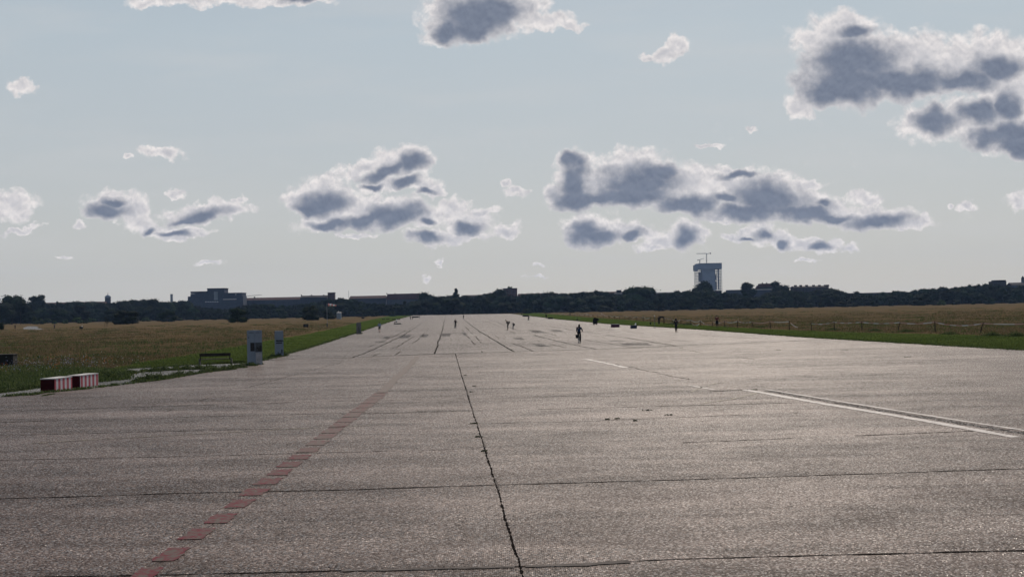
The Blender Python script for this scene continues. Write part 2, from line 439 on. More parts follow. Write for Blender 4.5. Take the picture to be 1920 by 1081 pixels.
def grassmat(name, stops, scale=.9, stretch=(1, 1, 1), bump=.5):
    s = NT(name, 1., 0.)
    a = s.noise(s.coord(stretch), .045 * scale, 6, .62, dist=.3)
    b = s.noise(s.coord(), .6 * scale, 6, .65)
    c = s.noise(s.coord(), 5, 4, .7)
    f = s.math('ADD', s.math('MULTIPLY', a, .55), s.math('ADD', s.math('MULTIPLY', b, .3), s.math('MULTIPLY', c, .15)))
    s.col(s.ramp(f, stops))
    h = s.math('ADD', s.noise(s.coord(), 2.5, 5, .7), s.math('MULTIPLY', b, 2))
    s.bump(h, bump, .5)
    return s.m
M_dry = grassmat('dry_meadow', [(.36, (.038, .040, .018)), (.44, (.074, .060, .030)), (.51, (.118, .086, .050)), (.58, (.142, .096, .060)), (.66, (.052, .047, .022))], 1., (1, 1.2, 1))
M_green = grassmat('mown_grass', [(.36, (.032, .048, .012)), (.48, (.050, .074, .018)), (.58, (.072, .094, .026)), (.68, (.095, .096, .036))], 1.4, (1, 2, 1))

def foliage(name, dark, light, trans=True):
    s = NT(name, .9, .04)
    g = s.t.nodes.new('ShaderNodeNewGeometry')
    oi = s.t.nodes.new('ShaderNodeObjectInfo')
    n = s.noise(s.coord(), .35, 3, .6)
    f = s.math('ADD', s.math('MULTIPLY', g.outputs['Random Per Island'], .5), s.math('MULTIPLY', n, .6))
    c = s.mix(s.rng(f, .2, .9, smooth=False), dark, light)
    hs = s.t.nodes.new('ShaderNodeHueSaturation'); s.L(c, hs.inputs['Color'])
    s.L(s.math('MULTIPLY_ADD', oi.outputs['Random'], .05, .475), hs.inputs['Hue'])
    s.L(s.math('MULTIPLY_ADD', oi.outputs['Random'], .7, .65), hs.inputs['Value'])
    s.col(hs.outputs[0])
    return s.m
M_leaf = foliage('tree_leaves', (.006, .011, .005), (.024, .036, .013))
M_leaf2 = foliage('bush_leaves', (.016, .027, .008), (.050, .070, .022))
M_bark = plain('bark', (.05, .04, .03), .9, .3, 5)
def blades(name, cols):
    s = NT(name, .85, .2); g = s.t.nodes.new('ShaderNodeNewGeometry')
    n = s.noise(s.coord(), .05, 3)
    f = s.math('ADD', s.math('MULTIPLY', g.outputs['Random Per Island'], .7), s.math('MULTIPLY', n, .35))
    c = s.ramp(f, cols); s.col(c)
    tr = s.t.nodes.new('ShaderNodeBsdfTranslucent'); s.L(c, tr.inputs[0])
    mx = s.t.nodes.new('ShaderNodeMixShader'); mx.inputs[0].default_value = .38
    s.L(s.b.outputs[0], mx.inputs[1]); s.L(tr.outputs[0], mx.inputs[2]); s.L(mx.outputs[0], s.t.nodes['Material Output'].inputs[0])
    return s.m
M_bdry = blades('dry_blades', [(.2, (.05, .045, .016)), (.45, (.088, .068, .036)), (.7, (.130, .092, .054)), (.9, (.165, .122, .078))])
M_bgreen = blades('green_blades', [(.2, (.024, .036, .009)), (.5, (.048, .070, .017)), (.8, (.084, .10, .030))])
M_weed = blades('weed_leaves', [(.2, (.014, .026, .008)), (.5, (.04, .062, .02)), (.85, (.10, .12, .045))])
M_fo = plain('orange_petals', (.45, .13, .04), .7); M_fb = plain('blue_petals', (.28, .28, .42), .7); M_fw = plain('white_petals', (.6, .58, .55), .7)

# ------------------------------------------------------------------ ground
def grid_line(a, b, n): return [a + (b - a) * i / n for i in range(n + 1)]
gm = MB()
rr = [0, 30, 80, 200, 500, 1200, 3000, 9000, 16000]
prev = None
for r in rr:
    row = [gm.bm.verts.new((r * math.cos(i / 48 * math.tau), r * math.sin(i / 48 * math.tau) + 0, -.02)) for i in range(48)] if r else None
    if prev is None and row is not None and r == 30:
        gm.bm.faces.new(row)
    elif row is not None and prev is not None:
        for i in range(48): gm.bm.faces.new((prev[i], prev[(i + 1) % 48], row[(i + 1) % 48], row[i]))
    if row: prev = row
tag(gm.build('ground', M_dry), 'dry tan summer meadow running flat to the treeline', kind='structure')

def jag(pts, step, amp, seed):
    """subdivide a ground polyline and roughen it sideways"""
    r = random.Random(seed); out = []
    for a, b in zip(pts, pts[1:]):
        d = b - a; L = d.length
        stp = max(step, .012 * ((a + b) / 2).length)
        n = max(1, min(160, int(L / stp))); nx = Vector((-d.y, d.x, 0)).normalized()
        for i in range(n):
            p = a + d * (i / n)
            out.append(p + nx * (r.uniform(-1, 1) * amp) if out else p)
    out.append(pts[-1]); return out
def sheet(name, pts, z, mat, parent=None):
    bm = bmesh.new()
    vs = [bm.verts.new((p[0], p[1], z)) for p in pts]
    f = bm.faces.new(vs)
    if f.normal.z < 0: f.normal_flip()
    bmesh.ops.triangulate(bm, faces=bm.faces[:])
    bmesh.ops.recalc_face_normals(bm, faces=bm.faces[:])
    for f in bm.faces:
        if f.normal.z < 0: f.normal_flip()
    me = bpy.data.meshes.new(name); bm.to_mesh(me); bm.free(); me.materials.append(mat)
    return link(name, me, parent)
P = lambda *l: [G(*q) for q in l]

EDGE_L = P((-260, 770), (0, 745), (150, 731), (300, 713), (400, 696), (510, 672), (600, 646), (680, 620), (740, 600), (770, 592), (775, 590.6))
EDGE_R = P((2500, 690), (2200, 673), (1920, 657), (1700, 644), (1500, 632), (1330, 619), (1140, 607), (1045, 598), (985, 591), (958, 588.0))
GREEN_L = P((195, 693), (250, 680), (320, 670), (375, 661), (460, 646), (533, 633), (570, 627), (637, 613), (660, 606.5), (696, 599), (725, 592.8), (742, 589.4))
GREEN_R = P((2500, 640), (2200, 633), (1920, 629.5), (1620, 623), (1500, 619.5), (1370, 613), (1240, 604.5), (1100, 594.3), (1040, 589), (1005, 586))
ZR, ZN = .024, .030
def zed(pts, z): return [Vector((p[0], p[1], z)) for p in pts]
tag(sheet('grass_strip', jag(GREEN_L, 1.0, .5, 3) + P((800, 592), (720, 640), (600, 690), (420, 712), (300, 724), (190, 716)), .0, M_green),
    'green mown grass strip along the left edge of the runway', kind='structure')
tag(sheet('grass_strip', jag(GREEN_R, 1.0, .6, 4) + P((950, 590), (1045, 605), (1300, 630), (1600, 650), (1920, 670), (2500, 705)), .0, M_green),
    'green mown grass strip along the right edge of the runway', kind='structure')
far = jag(EDGE_L, .5, .10, 1) + [EDGE_L[-1].lerp(EDGE_R[-1], t) for t in (.25, .5, .75)] + list(reversed(jag(EDGE_R, .8, .12, 2)))
far = [Vector((-30, -30, 0))] + far + [Vector((70, -30, 0))]
runway = tag(sheet('runway', far, ZR, M_far), 'wide pale concrete runway running to the horizon', kind='structure')
SEAM = P((500, 676), (560, 673), (640, 672), (690, 669.5), (815, 664), (855, 663), (964, 660), (1035, 657.6), (1120, 655), (1180, 653), (1270, 648.5), (1400, 643.5), (1560, 637))
js = jag(SEAM, .6, .05, 5)
near = js + P((1562, 637), (1700, 645.5), (1920, 658.6), (2200, 674), (2500, 691)) + [Vector((70, -30, 0)), Vector((-30, -30, 0))] + P((-260, 771), (0, 746), (150, 732), (300, 714), (400, 697))
apron = tag(sheet('taxiway', near, ZN, M_near), 'brown washed aggregate pavement in the foreground with sunlit sparkle', kind='structure')

def ribbon(name, pts, w, mat, parent, z, step=.35, wob=.04, wvar=.5, seed=1, gaps=0., grow=0.):
    """thin irregular strip along a ground polyline; gaps leaves parts of it out"""
    r = random.Random(seed); bm = bmesh.new(); prev = None; off = 0.; on = True
    seq = []
    for a, b in zip(pts, pts[1:]):
        L = (b - a).length; stp = max(step, .006 * a.length); n = max(1, int(L / stp))
        seq += [(a.lerp(b, i / n), (b - a).normalized()) for i in range(n)]
    seq.append((pts[-1], (pts[-1] - pts[-2]).normalized()))
    for p, d in seq:
        nx = Vector((-d.y, d.x, 0)); off = off * .8 + r.uniform(-wob, wob)
        ww = w * (1 + r.uniform(-wvar, wvar)) * (1 + grow * p.length)
        if gaps and r.random() < .12: on = r.random() > gaps
        c = p + nx * off
        pair = (bm.verts.new((c.x + nx.x * ww / 2, c.y + nx.y * ww / 2, z)), bm.verts.new((c.x - nx.x * ww / 2, c.y - nx.y * ww / 2, z)))
        if prev and on: bm.faces.new((prev[0], prev[1], pair[1], pair[0]))
        prev = pair if on else None
    for v in [v for v in bm.verts if not v.link_faces]: bm.verts.remove(v)
    for f in bm.faces:
        f.normal_update()
        if f.normal.z < 0: f.normal_flip()
    me = bpy.data.meshes.new(name); bm.to_mesh(me); bm.free(); me.materials.append(mat)
    return link(name, me, parent)
ZJ = ZN + .005
# the main lengthwise joint, tar with broken pale sealant
mj = P((985, 1100), (978, 1075), (958, 1010), (930, 912), (905, 830), (880, 752), (868, 712), (855, 668), (854, 664))
ribbon('joint', mj, .028, M_joint, apron, ZJ, .08, .007, .8, 1, grow=.006)
ribbon('sealant', [p + Vector((.018, 0, 0)) for p in mj[:7]], .03, M_sealant, apron, ZJ + .003, .10, .010, .8, 2, gaps=.6)
# cross joints
for k, (q, w, gp) in enumerate([
    (((-200, 1092), (640, 1074), (820, 1070), (978, 1066), (1280, 1051), (1920, 1036), (2200, 1030)), .03, .25),
    (((-200, 943), (0, 938), (320, 928), (640, 921), (930, 912), (1280, 902), (1920, 881), (2200, 873)), .035, .15),
    (((-200, 868), (0, 865), (320, 858), (640, 850), (900, 843)), .03, .25),
    (((1280, 832), (1500, 823), (1920, 806)), .05, .5),
    (((-200, 822), (0, 818), (120, 815), (400, 808), (640, 803)), .04, .6),
    (((0, 793), (250, 786), (640, 776), (880, 770)), .04, .5),
    (((0, 773), (300, 763), (640, 753), (870, 748)), .05, .3),
    (((640, 778), (900, 771), (1280, 762), (1650, 752)), .05, .5),
    (((880, 796), (1100, 791), (1500, 775)), .035, .5),
    (((700, 735), (1000, 728), (1400, 712), (1700, 702)), .05, .65),
    (((400, 715), (800, 702), (1300, 690)), .07, .7),
    (((1000, 745), (1100, 743)), .09, .1),
    (((1330, 735), (1410, 731.5)), .10, .0),
    (((1460, 690), (1920, 671)), .07, .6)]):
    ribbon('joint', P(*q), w * (1.5 if k < 2 else 1.25), M_joint, apron, ZJ, .2, .012, .7, 20 + k, gaps=0 if k < 3 else gp * .6)
# diagonal crack to the left, seam, right-hand crack with weeds
ribbon('crack', P((0, 844), (60, 830), (180, 806), (290, 780), (400, 745), (520, 712), (640, 680), (662, 672)), .03, M_joint, apron, ZJ, .3, .03, .7, 40, gaps=.3, grow=.004)
ribbon('joint', SEAM, .38, M_joint, apron, ZJ, .5, .05, .6, 41, gaps=.12)
ribbon('crack', P((1190, 651), (1245, 653), (1300, 660), (1360, 668), (1420, 674)), .09, M_joint, apron, ZJ, .5, .08, .8, 42, gaps=.4)
ribbon('crack', P((1100, 674), (1180, 689), (1240, 701), (1300, 713), (1360, 724), (1410, 732)), .06, M_joint, apron, ZJ, .4, .08, .8, 43, gaps=.35)
ribbon('tar_strip', P((640, 1075), (800, 1071), (965, 1067)), .09, M_sealant, apron, ZJ + .006, .12, .01, .35, 44)
ribbon('tar_strip', P((985, 1066), (1100, 1062), (1180, 1057)), .13, M_sealant, apron, ZJ + .006, .12, .012, .3, 45)
# small dark weeds and cracks breaking the surface
wd = MB(); r_ = random.Random(3)
for (x, y, w) in [(1213, 771, .3), (1253, 780, .2), (1140, 788, .18), (1157, 787, .2), (1190, 791, .12), (889, 796, .2), (898, 821, .22), (908, 848, .15), (1277, 653, .4), (1300, 659, .5), (1308, 660.5, .5), (1460, 657, .4), (890, 725, .2), (1409, 732, .3), (1419, 732, .2), (872, 705, .2), (883, 736, .2), (1585, 657, .7), (1700, 670, .5)]:
    c = G(x, y)
    for i in range(14):
        a = r_.uniform(0, 6.28); d = r_.random() * w * .6; h = r_.uniform(.01, .035)
        b = c + Vector((math.cos(a) * d, math.sin(a) * d * .5, ZJ))
        wd.box(b + Vector((0, 0, h / 2)), (.03, .02, h), rz=a)
tag(wd.build('crack_weeds', M_weed), 'small dark weeds growing out of the pavement cracks', 'weeds', kind='stuff')

# painted markings: dashed red diagonal line
dash = [(292, 1100, 262, 1066), (316, 1058, 358, 1027), (372, 1016, 404, 993), (417, 985, 440, 963), (452, 956, 470, 938)]
redl = [(270, 1082), (322, 1043), (371, 1004), (414, 975), (449, 947), (478, 925), (503, 905), (525, 888), (544, 873), (562, 859), (579, 845), (596, 832), (610, 820), (624, 809), (637, 799), (650, 789), (662, 779), (674, 770), (685, 762), (695, 754), (704, 747), (712, 740)]
for i, (x, y) in enumerate(redl):
    c = G(x, y); d = (G(712, 740) - G(270, 1082)).normalized()
    c0 = c; L = .43 if y > 860 else .43 + (860 - y) * .0040; W = .145 + .12 * (1082 - y) / 340
    nx = Vector((-d.y, d.x, 0))
    pts = []
    rr_ = random.Random(i)
    for s_, t_ in ((-1, -1), (1, -1), (1, 1), (-1, 1)):
        pass
    n = 6
    a = [c0 + d * (L * (k / n * 2 - 1)) + nx * (W * (1 + rr_.uniform(-.16, .16))) for k in range(n + 1)]
    b = [c0 + d * (L * (k / n * 2 - 1)) - nx * (W * (1 + rr_.uniform(-.16, .16))) for k in range(n, -1, -1)]
    sheet('red_dash', a + b, ZJ + .004, M_red if i < 10 else M_red1, apron)
ribbon('faded_red_line', P((714, 738), (735, 718), (760, 694), (783, 668)), .40, M_red2, apron, ZJ + .004, .5, .03, .2, 50)
# white taxi lines on the right
ribbon('white_line', P((1398, 732), (1440, 739.5), (1540, 758), (1650, 776), (1780, 799), (1905, 822)), .30, M_white, apron, ZJ + .004, .25, .012, .22, 51)
ribbon('white_line', P((1435, 731), (1530, 746.5), (1680, 771), (1800, 790), (1960, 815)), .15, M_white, apron, ZJ + .004, .25, .01, .3, 52)
ribbon('white_line', P((1098, 674), (1130, 680), (1175, 690)), .32, M_white, apron, ZJ + .004, .3, .02, .4, 53)
ribbon('white_line', P((1290, 723), (1338, 732)), .14, M_white, apron, ZJ + .004, .25, .02, .6, 54)
ribbon('worn_strip', P((1440, 734), (1530, 750), (1680, 775), (1800, 795), (1930, 816)), .28, M_patch_dark, apron, ZJ, .25, .03, .4, 55, gaps=.15)
ribbon('yellow_line', P((58, 833), (140, 828), (340, 817), (560, 805), (700, 799)), .10, M_yellow, apron, ZJ + .004, .25, .01, .3, 56, gaps=.3)
ribbon('yellow_line', P((1320, 757), (1370, 750), (1405, 742), (1420, 737)), .16, M_yellow, apron, ZJ + .004, .3, .01, .3, 57)
ribbon('yellow_line', P((1297, 736), (1316, 727), (1345, 719), (1358, 718)), .12, M_yellow, apron, ZJ + .004, .3, .01, .4, 58, gaps=.3)
# far runway joints
ZF = ZR + .008
for k, (q, w, gp) in enumerate([
    (((661, 671), (700, 655), (754, 630), (783, 611), (809, 592.5)), .30, .1),
    (((740, 666), (760, 655), (790, 632), (800, 622)), .16, .5),
    (((815, 663.5), (820, 648), (829, 622), (833, 603), (836, 591)), .26, .05),
    (((965, 660), (930, 640), (900, 622), (876, 604), (862, 591)), .32, .05),
    (((902, 643), (890, 630), (872, 612)), .14, .4),
    (((1120, 655.5), (1060, 643), (1010, 631), (967, 618), (930, 603), (899, 592)), .28, .1),
    (((1060, 652), (1010, 640), (960, 623), (915, 603)), .15, .6),
    (((1268, 649), (1180, 634), (1080, 620), (1000, 607), (925, 592)), .24, .35),
    (((1420, 641), (1300, 634), (1160, 620), (1050, 609)), .24, .5),
    (((700, 668), (745, 650), (790, 622)), .12, .6), (((905, 661), (880, 635), (862, 612)), .12, .6), (((1000, 659), (950, 640), (905, 618)), .12, .55), (((1190, 652), (1100, 638), (1010, 622), (940, 606)), .16, .5),
    (((1340, 646), (1230, 634), (1120, 620), (1020, 606)), .18, .5), (((1500, 638), (1380, 633), (1240, 622)), .16, .5), (((780, 640), (800, 620), (812, 606)), .10, .5), (((690, 651), (740, 630), (775, 612)), .14, .5),
    (((880, 604), (1000, 605), (1120, 604)), .3, .6), (((700, 640), (900, 637), (1200, 630)), .12, .7),
    (((660, 655), (900, 652), (1150, 646)), .12, .7), (((760, 617), (1000, 615), (1250, 610)), .2, .7)]):
    ribbon('joint', P(*q), w * (.42 if gp < .3 else .75), M_joint if gp < .3 else M_crack2, runway, ZF, .8, .06, .6, 60 + k, gaps=gp * .8)
def quad(name, x0, y0, x1, y1, sk, mat, parent, z):
    # a patch between two rows of the photo, slanted like the joints around it
    pts = [G(x0, y1), G(x1, y1), G(x1 + sk, y0), G(x0 + sk, y0)]
    pts = [p for a, b in zip(pts, pts[1:] + pts[:1]) for p in [a.lerp(b, t / 5) for t in range(5)]]
    r = random.Random(int(x0)); pts = [p + Vector((r.uniform(-.12, .12), r.uniform(-.5, .5), 0)) for p in pts]
    return sheet(name, pts, z, mat, parent)
for (x0, y0, x1, y1, sk, mt) in [(748, 628, 766, 634, 5, M_patch_dark), (786, 627, 800, 632, 4, M_patch_dark), (826, 625, 845, 630.5, 1, M_patch_dark), (869, 624, 876, 629.5, -3, M_patch_dark),
    (879, 624, 890, 629.5, -3, M_patch_light), (881, 616.5, 888, 618, -1, M_patch_light), (903, 615.5, 912, 617.5, -2, M_patch_light), (716, 631, 727, 635, 6, M_patch_dark),
    (909, 622, 920, 626, -6, M_patch_light), (1002, 619, 1024, 624, -12, M_patch_dark), (1170, 643.4, 1224, 647.6, -10, M_patch_dark), (1142, 638.5, 1170, 640, 4, M_patch_dark),
    (970, 633, 985, 637, -8, M_patch_dark), (1010, 645, 1030, 650, -12, M_patch_dark), (1040, 618, 1060, 622, -14, M_patch_dark), (700, 640, 722, 641.4, 2, M_patch_dark)]:
    quad('repair_patch', x0, y0, x1, y1, sk, mt, runway, ZF - .003)

# grey concrete shoulder on the left with weeds growing through
sh = P((-200, 780), (0, 752), (150, 740), (300, 722), (470, 700), (500, 690), (505, 672), (470, 680), (430, 682), (372, 684), (300, 688), (262, 690), (238, 691), (236, 696), (252, 702), (238, 709), (185, 712), (140, 716), (60, 727), (20, 730), (-200, 750))
tag(sheet('pavement', jag(sh, .3, .12, 8), .012, M_apron), 'cracked grey concrete shoulder beside the runway with weeds in it', kind='structure')
# pale path far left
tag(sheet('path', jag(P((44, 614), (52, 611.5), (66, 611.3), (72, 612.5), (70, 614.5), (84, 617.0), (60, 618), (44, 616.5)), 4, .6, 9), .006, plain('pale_gravel', (.13, .13, .135), .9, .1)), 'pale gravel path crossing the grass far on the left', kind='structure')
# the edge of the runway stands out as a dark turf step
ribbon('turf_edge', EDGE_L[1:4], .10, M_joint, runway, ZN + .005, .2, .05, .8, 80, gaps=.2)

# ------------------------------------------------------------------ trees
def leaf_quads(centres, normals, size, r):
    n = len(centres)
    a = r.normal(size=(n, 3)); a -= (a * normals).sum(1, keepdims=True) * normals * .6
    a /= np.linalg.norm(a, axis=1, keepdims=True)
    b = np.cross(normals + r.normal(size=(n, 3)) * .5, a); b /= np.linalg.norm(b, axis=1, keepdims=True) + 1e-9
    s = size * r.uniform(.6, 1.4, (n, 1))
    V = np.stack([centres - a * s, centres - b * s * .7, centres + a * s, centres + b * s * .7], 1).reshape(-1, 3)
    F = np.arange(n * 4).reshape(-1, 4)
    return V, F
def crown_mesh(name, seed, width, z0, shape, nl, leaf, mat, lobes=16):
    """height of the tree is 1; lobed envelope with leaf-sized faces and an inner mass per lobe"""
    r = np.random.default_rng(seed); Vs, Fs, off = [], [], 0
    for k in range(lobes):
        t = r.uniform(0, 1) if k else .85
        z = z0 + (1 - z0) * (.12 + .76 * t)
        if shape == 'round': env = math.sin(math.pi * min(.97, .12 + .80 * t)) ** .6
        elif shape == 'poplar': env = math.sin(math.pi * (.15 + .75 * t)) ** .5
        elif shape == 'cone': env = 1.02 - t * .95
        else: env = (1 - t ** 2) ** .5 * .95 + .08
        if shape == 'bush' and k % 2: t *= .25; z = .06 + .3 * t
        ang = r.uniform(0, math.tau); rad = env * width / 2 * r.uniform(.35, .72)
        lr = width * r.uniform(.15, .27) * (.5 + .5 * env)
        if shape == 'cone': t = k / (lobes - 1); z = z0 + (1 - z0) * (.08 + .88 * t); lr = width * (.035 + .17 * (1 - t)); rad = width * .5 * (1 - t) * r.uniform(.2, .7)
        c = np.array([math.cos(ang) * rad, math.sin(ang) * rad, min(z, 1 - lr * .85)])
        c[2] = max(c[2], z0 + lr * (.25 if shape == 'bush' else .55))
        n = nl // lobes
        d = r.normal(size=(n, 3)); d /= np.linalg.norm(d, axis=1, keepdims=True)
        bump = 1 + .18 * np.sin(d[:, :1] * 7 + k) * np.sin(d[:, 1:2] * 6 + 2 * k) + .12 * np.sin(d[:, 2:] * 11)
        p = c + d * lr * bump * np.array([1, 1, .85]) * r.uniform(.8, 1.12, (n, 1))
        V, F = leaf_quads(p, d, leaf, r)
        Vs.append(V); Fs.append(F + off); off += len(V)
        # inner mass, ragged
        m_, q = 8, 6
        th = np.linspace(0, math.tau, m_, endpoint=False); ph = np.linspace(.15, math.pi - .15, q)
        g = np.array([[math.sin(b) * math.cos(a), math.sin(b) * math.sin(a), math.cos(b)] for b in ph for a in th])
        g = c + g * lr * .78 * r.uniform(.8, 1.15, (len(g), 1)) * np.array([1, 1, .85])
        f = np.array([[i * m_ + j, i * m_ + (j + 1) % m_, (i + 1) * m_ + (j + 1) % m_, (i + 1) * m_ + j] for i in range(q - 1) for j in range(m_)])
        Vs.append(g); Fs.append(f + off); off += len(g)
    V = np.concatenate(Vs); lo, hi = np.percentile(V[:, 2], (2.5 if shape == 'bush' else .5, 99.6)); V[:, 2] = z0 * .6 + (V[:, 2] - lo) * (1 - z0 * .6) / (hi - lo)
    lo, hi = np.percentile(V[:, 0], (.6, 99.4)); V[:, :2] *= width / (hi - lo)
    return mesh_np(name, V, np.concatenate(Fs), mat)
def trunk_mesh(seed, r0=.02, top=.6):
    r = random.Random(seed); mb = MB(); p = Vector((0, 0, 0)); rad = r0
    for k in range(3):
        q = p + Vector((r.uniform(-.02, .02), r.uniform(-.02, .02), top / 3)); mb.bar(p, q, rad, rad * .72, 7); rad *= .72
        if k:
            for a in range(2): an = r.uniform(0, 6.3); mb.bar(p, p + Vector((math.cos(an) * .16, math.sin(an) * .16, .2)), rad * .6, rad * .25, 5)
        p = q
    me = bpy.data.meshes.new('trunk'); mb.bm.to_mesh(me); mb.bm.free(); me.materials.append(M_bark); return me
# undergrowth closing the foot of the treeline
r_u = np.random.default_rng(77); nx_ = 260
xs = np.linspace(-820, 820, nx_); V = []
for x_ in xs:
    h_ = 4.5 + 2.2 * math.sin(x_ * .07) * math.sin(x_ * .031) + r_u.uniform(-1, 1)
    V += [(x_, 1528, 0), (x_, 1525 + r_u.uniform(-1, 1), h_ * .6), (x_, 1530 + r_u.uniform(-1, 1), h_), (x_, 1536, 0)]
F = [(4 * i + j, 4 * i + 4 + j, 4 * i + 5 + j, 4 * i + 1 + j) for i in range(nx_ - 1) for j in range(3)]
cs = np.stack([r_u.uniform(-820, 820, 9000), r_u.uniform(1522, 1532, 9000), np.abs(r_u.normal(0, 2.8, 9000))], 1); nr = r_u.normal(size=cs.shape); nr /= np.linalg.norm(nr, axis=1, keepdims=True)
V2, F2 = leaf_quads(cs, nr, 1.1, r_u)
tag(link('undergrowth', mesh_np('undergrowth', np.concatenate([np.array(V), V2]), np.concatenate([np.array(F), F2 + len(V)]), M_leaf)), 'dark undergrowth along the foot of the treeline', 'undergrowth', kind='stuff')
SKY_R = lambda x: interp(SKY_T, x)
TREES = {}
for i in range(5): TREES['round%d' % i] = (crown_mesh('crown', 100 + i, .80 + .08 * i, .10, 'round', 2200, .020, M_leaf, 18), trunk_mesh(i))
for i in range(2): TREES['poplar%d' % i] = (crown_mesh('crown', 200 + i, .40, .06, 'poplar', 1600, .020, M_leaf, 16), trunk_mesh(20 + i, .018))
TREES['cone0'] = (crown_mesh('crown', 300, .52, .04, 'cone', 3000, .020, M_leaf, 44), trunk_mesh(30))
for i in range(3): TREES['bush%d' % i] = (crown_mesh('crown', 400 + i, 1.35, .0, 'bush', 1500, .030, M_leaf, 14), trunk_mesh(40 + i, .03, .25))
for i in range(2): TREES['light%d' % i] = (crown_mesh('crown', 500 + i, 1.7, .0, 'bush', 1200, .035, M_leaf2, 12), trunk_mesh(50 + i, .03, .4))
used_tree = set()
def tree(kind, px, ytop, D, label, group=None, wide=1.0, name='tree', base=None, cat='tree'):
    c = at(px, 560, D); top = at(px, ytop, D).z
    if base is not None: g = G(px, base); c, top = g, at(px, ytop, g.y).z
    h = max(1.2, top)
    cm, tm = TREES[kind]
    e = empty(name, (c.x, c.y, 0), random.uniform(0, 6.28), label=label, cat=cat, group=group)
    w = wide * random.uniform(.9, 1.1)
    for nme, me in (('crown', cm), ('trunk', tm)):
        o = link(nme, me, e); o.scale = (h * w, h * w, h)
    return e
def interp(tab, x):
    for (a, ya), (b, yb) in zip(tab, tab[1:]):
        if a <= x <= b: return ya + (yb - ya) * (x - a) / (b - a)
    return tab[0][1] if x < tab[0][0] else tab[-1][1]
SKY_T = [(-60, 566), (20, 566), (60, 566), (80, 567), (100, 568), (150, 565), (160, 564), (190, 566), (210, 566), (235, 563), (250, 560), (285, 560), (300, 565), (345, 563), (352, 571), (380, 574), (420, 577), (450, 574), (470, 571), (490, 570),
         (520, 573), (560, 570), (590, 566), (618, 560), (640, 556), (662, 560), (690, 566), (730, 570), (780, 564), (800, 560), (830, 556), (845, 551), (870, 556), (905, 555), (915, 551), (938, 551), (946, 555), (968, 554), (980, 551), (1010, 550), (1040, 548),
         (1075, 548), (1100, 547), (1125, 546), (1150, 550), (1178, 553), (1200, 556), (1222, 560), (1240, 549), (1270, 545), (1300, 543), (1340, 548), (1380, 550), (1420, 554), (1445, 550), (1465, 541), (1490, 545), (1530, 546), (1560, 541), (1580, 548),
         (1610, 551), (1660, 549), (1690, 546), (1730, 542), (1770, 539), (1790, 536), (1830, 534), (1870, 533), (1893, 536), (1930, 534), (2000, 530), (2080, 526)]
LAND = [(22, 'the grove at the left edge'), (68, 'the pair of poplars'), (202, 'the domed church'), (321, 'the pale slab tower'), (405, 'the stepped building'), (510, 'the middle of the brown terrace'), (620, 'the square brick block'),
        (690, 'the low reddish roof'), (756, 'the long red roof'), (855, 'the pointed conifer'), (956, 'the blocky dark red building'), (1045, 'the far standing figure'), (1118, 'the black container'), (1196, 'the broad tree over the flats'),
        (1262, 'the brown flats'), (1327, 'the scaffolded tower'), (1402, 'the upright tree pair'), (1436, 'the steep-roofed house'), (1522, 'the big flat-topped building'), (1606, 'the little pale roof'), (1731, 'the rounded meadow tree'), (1874, 'the lumpy flat top')]
ORD = ['first', 'second', 'third', 'fourth', 'fifth', 'sixth', 'seventh', 'eighth', 'ninth', 'tenth']
def name_row(row, text, group):
    """every tree of a row is told by its place beside the nearest landmark above or below it"""
    cnt = {}
    near = [min(range(len(LAND)), key=lambda i: abs(LAND[i][0] - x)) for x, _ in row]
    for side in (-1, 1):
        for i, (lx, ln) in enumerate(LAND):
            sel = sorted([k for k, n in enumerate(near) if n == i and ((row[k][0] - lx) * side > 0 or (side == 1 and row[k][0] == lx))], key=lambda k: abs(row[k][0] - lx))
            for j, k in enumerate(sel):
                tag(row[k][1], '%s, %s to the %s of %s' % (text, ORD[j], 'left' if side < 0 else 'right', ln), group=group)
rt = random.Random(5)
x = -20.; ROW = []
while x < 1950:
    y = interp(SKY_T, x) + rt.choice([-2.2, -1.2, -.4, 0, .6, 1.4, 2.2])
    ROW.append((x, tree('round%d' % rt.randrange(5) if rt.random() < .9 else 'poplar%d' % rt.randrange(2), x, y, rt.uniform(1440, 1520), 'tree', None, rt.uniform(.8, 1.1))))
    x += rt.uniform(9.5, 14.5)
name_row(ROW, 'hazy back-row tree', 'trees of the back row on the horizon')
x = -30.; ROW = []
while x < 1950:
    hz = 602 - .0205 * x
    yt = interp(SKY_T, x); y = yt + (hz - yt) * rt.uniform(.18, .5)
    ROW.append((x, tree('round%d' % rt.randrange(5), x, y, rt.uniform(1300, 1390), 'tree', None, rt.uniform(1.0, 1.45))))
    x += rt.uniform(13.5, 19)
name_row(ROW, 'lower front-row tree', 'trees of the front row on the horizon')
x = 10.; ROW = []
while x < 1940:
    hz = 602 - .0205 * x
    D = rt.uniform(1180, 1260)
    if not (757 < x < 975):
        ROW.append((x, tree('light%d' % rt.randrange(2) if (x < 350 and rt.random() < .7) else 'bush%d' % rt.randrange(3), x, hz - rt.uniform(1, 6), D, 'bush', None, rt.uniform(1, 1.7), 'bush', cat='bush')))
    x += rt.uniform(22, 44)
name_row(ROW, 'low treeline-foot bush', 'bushes along the foot of the treeline')
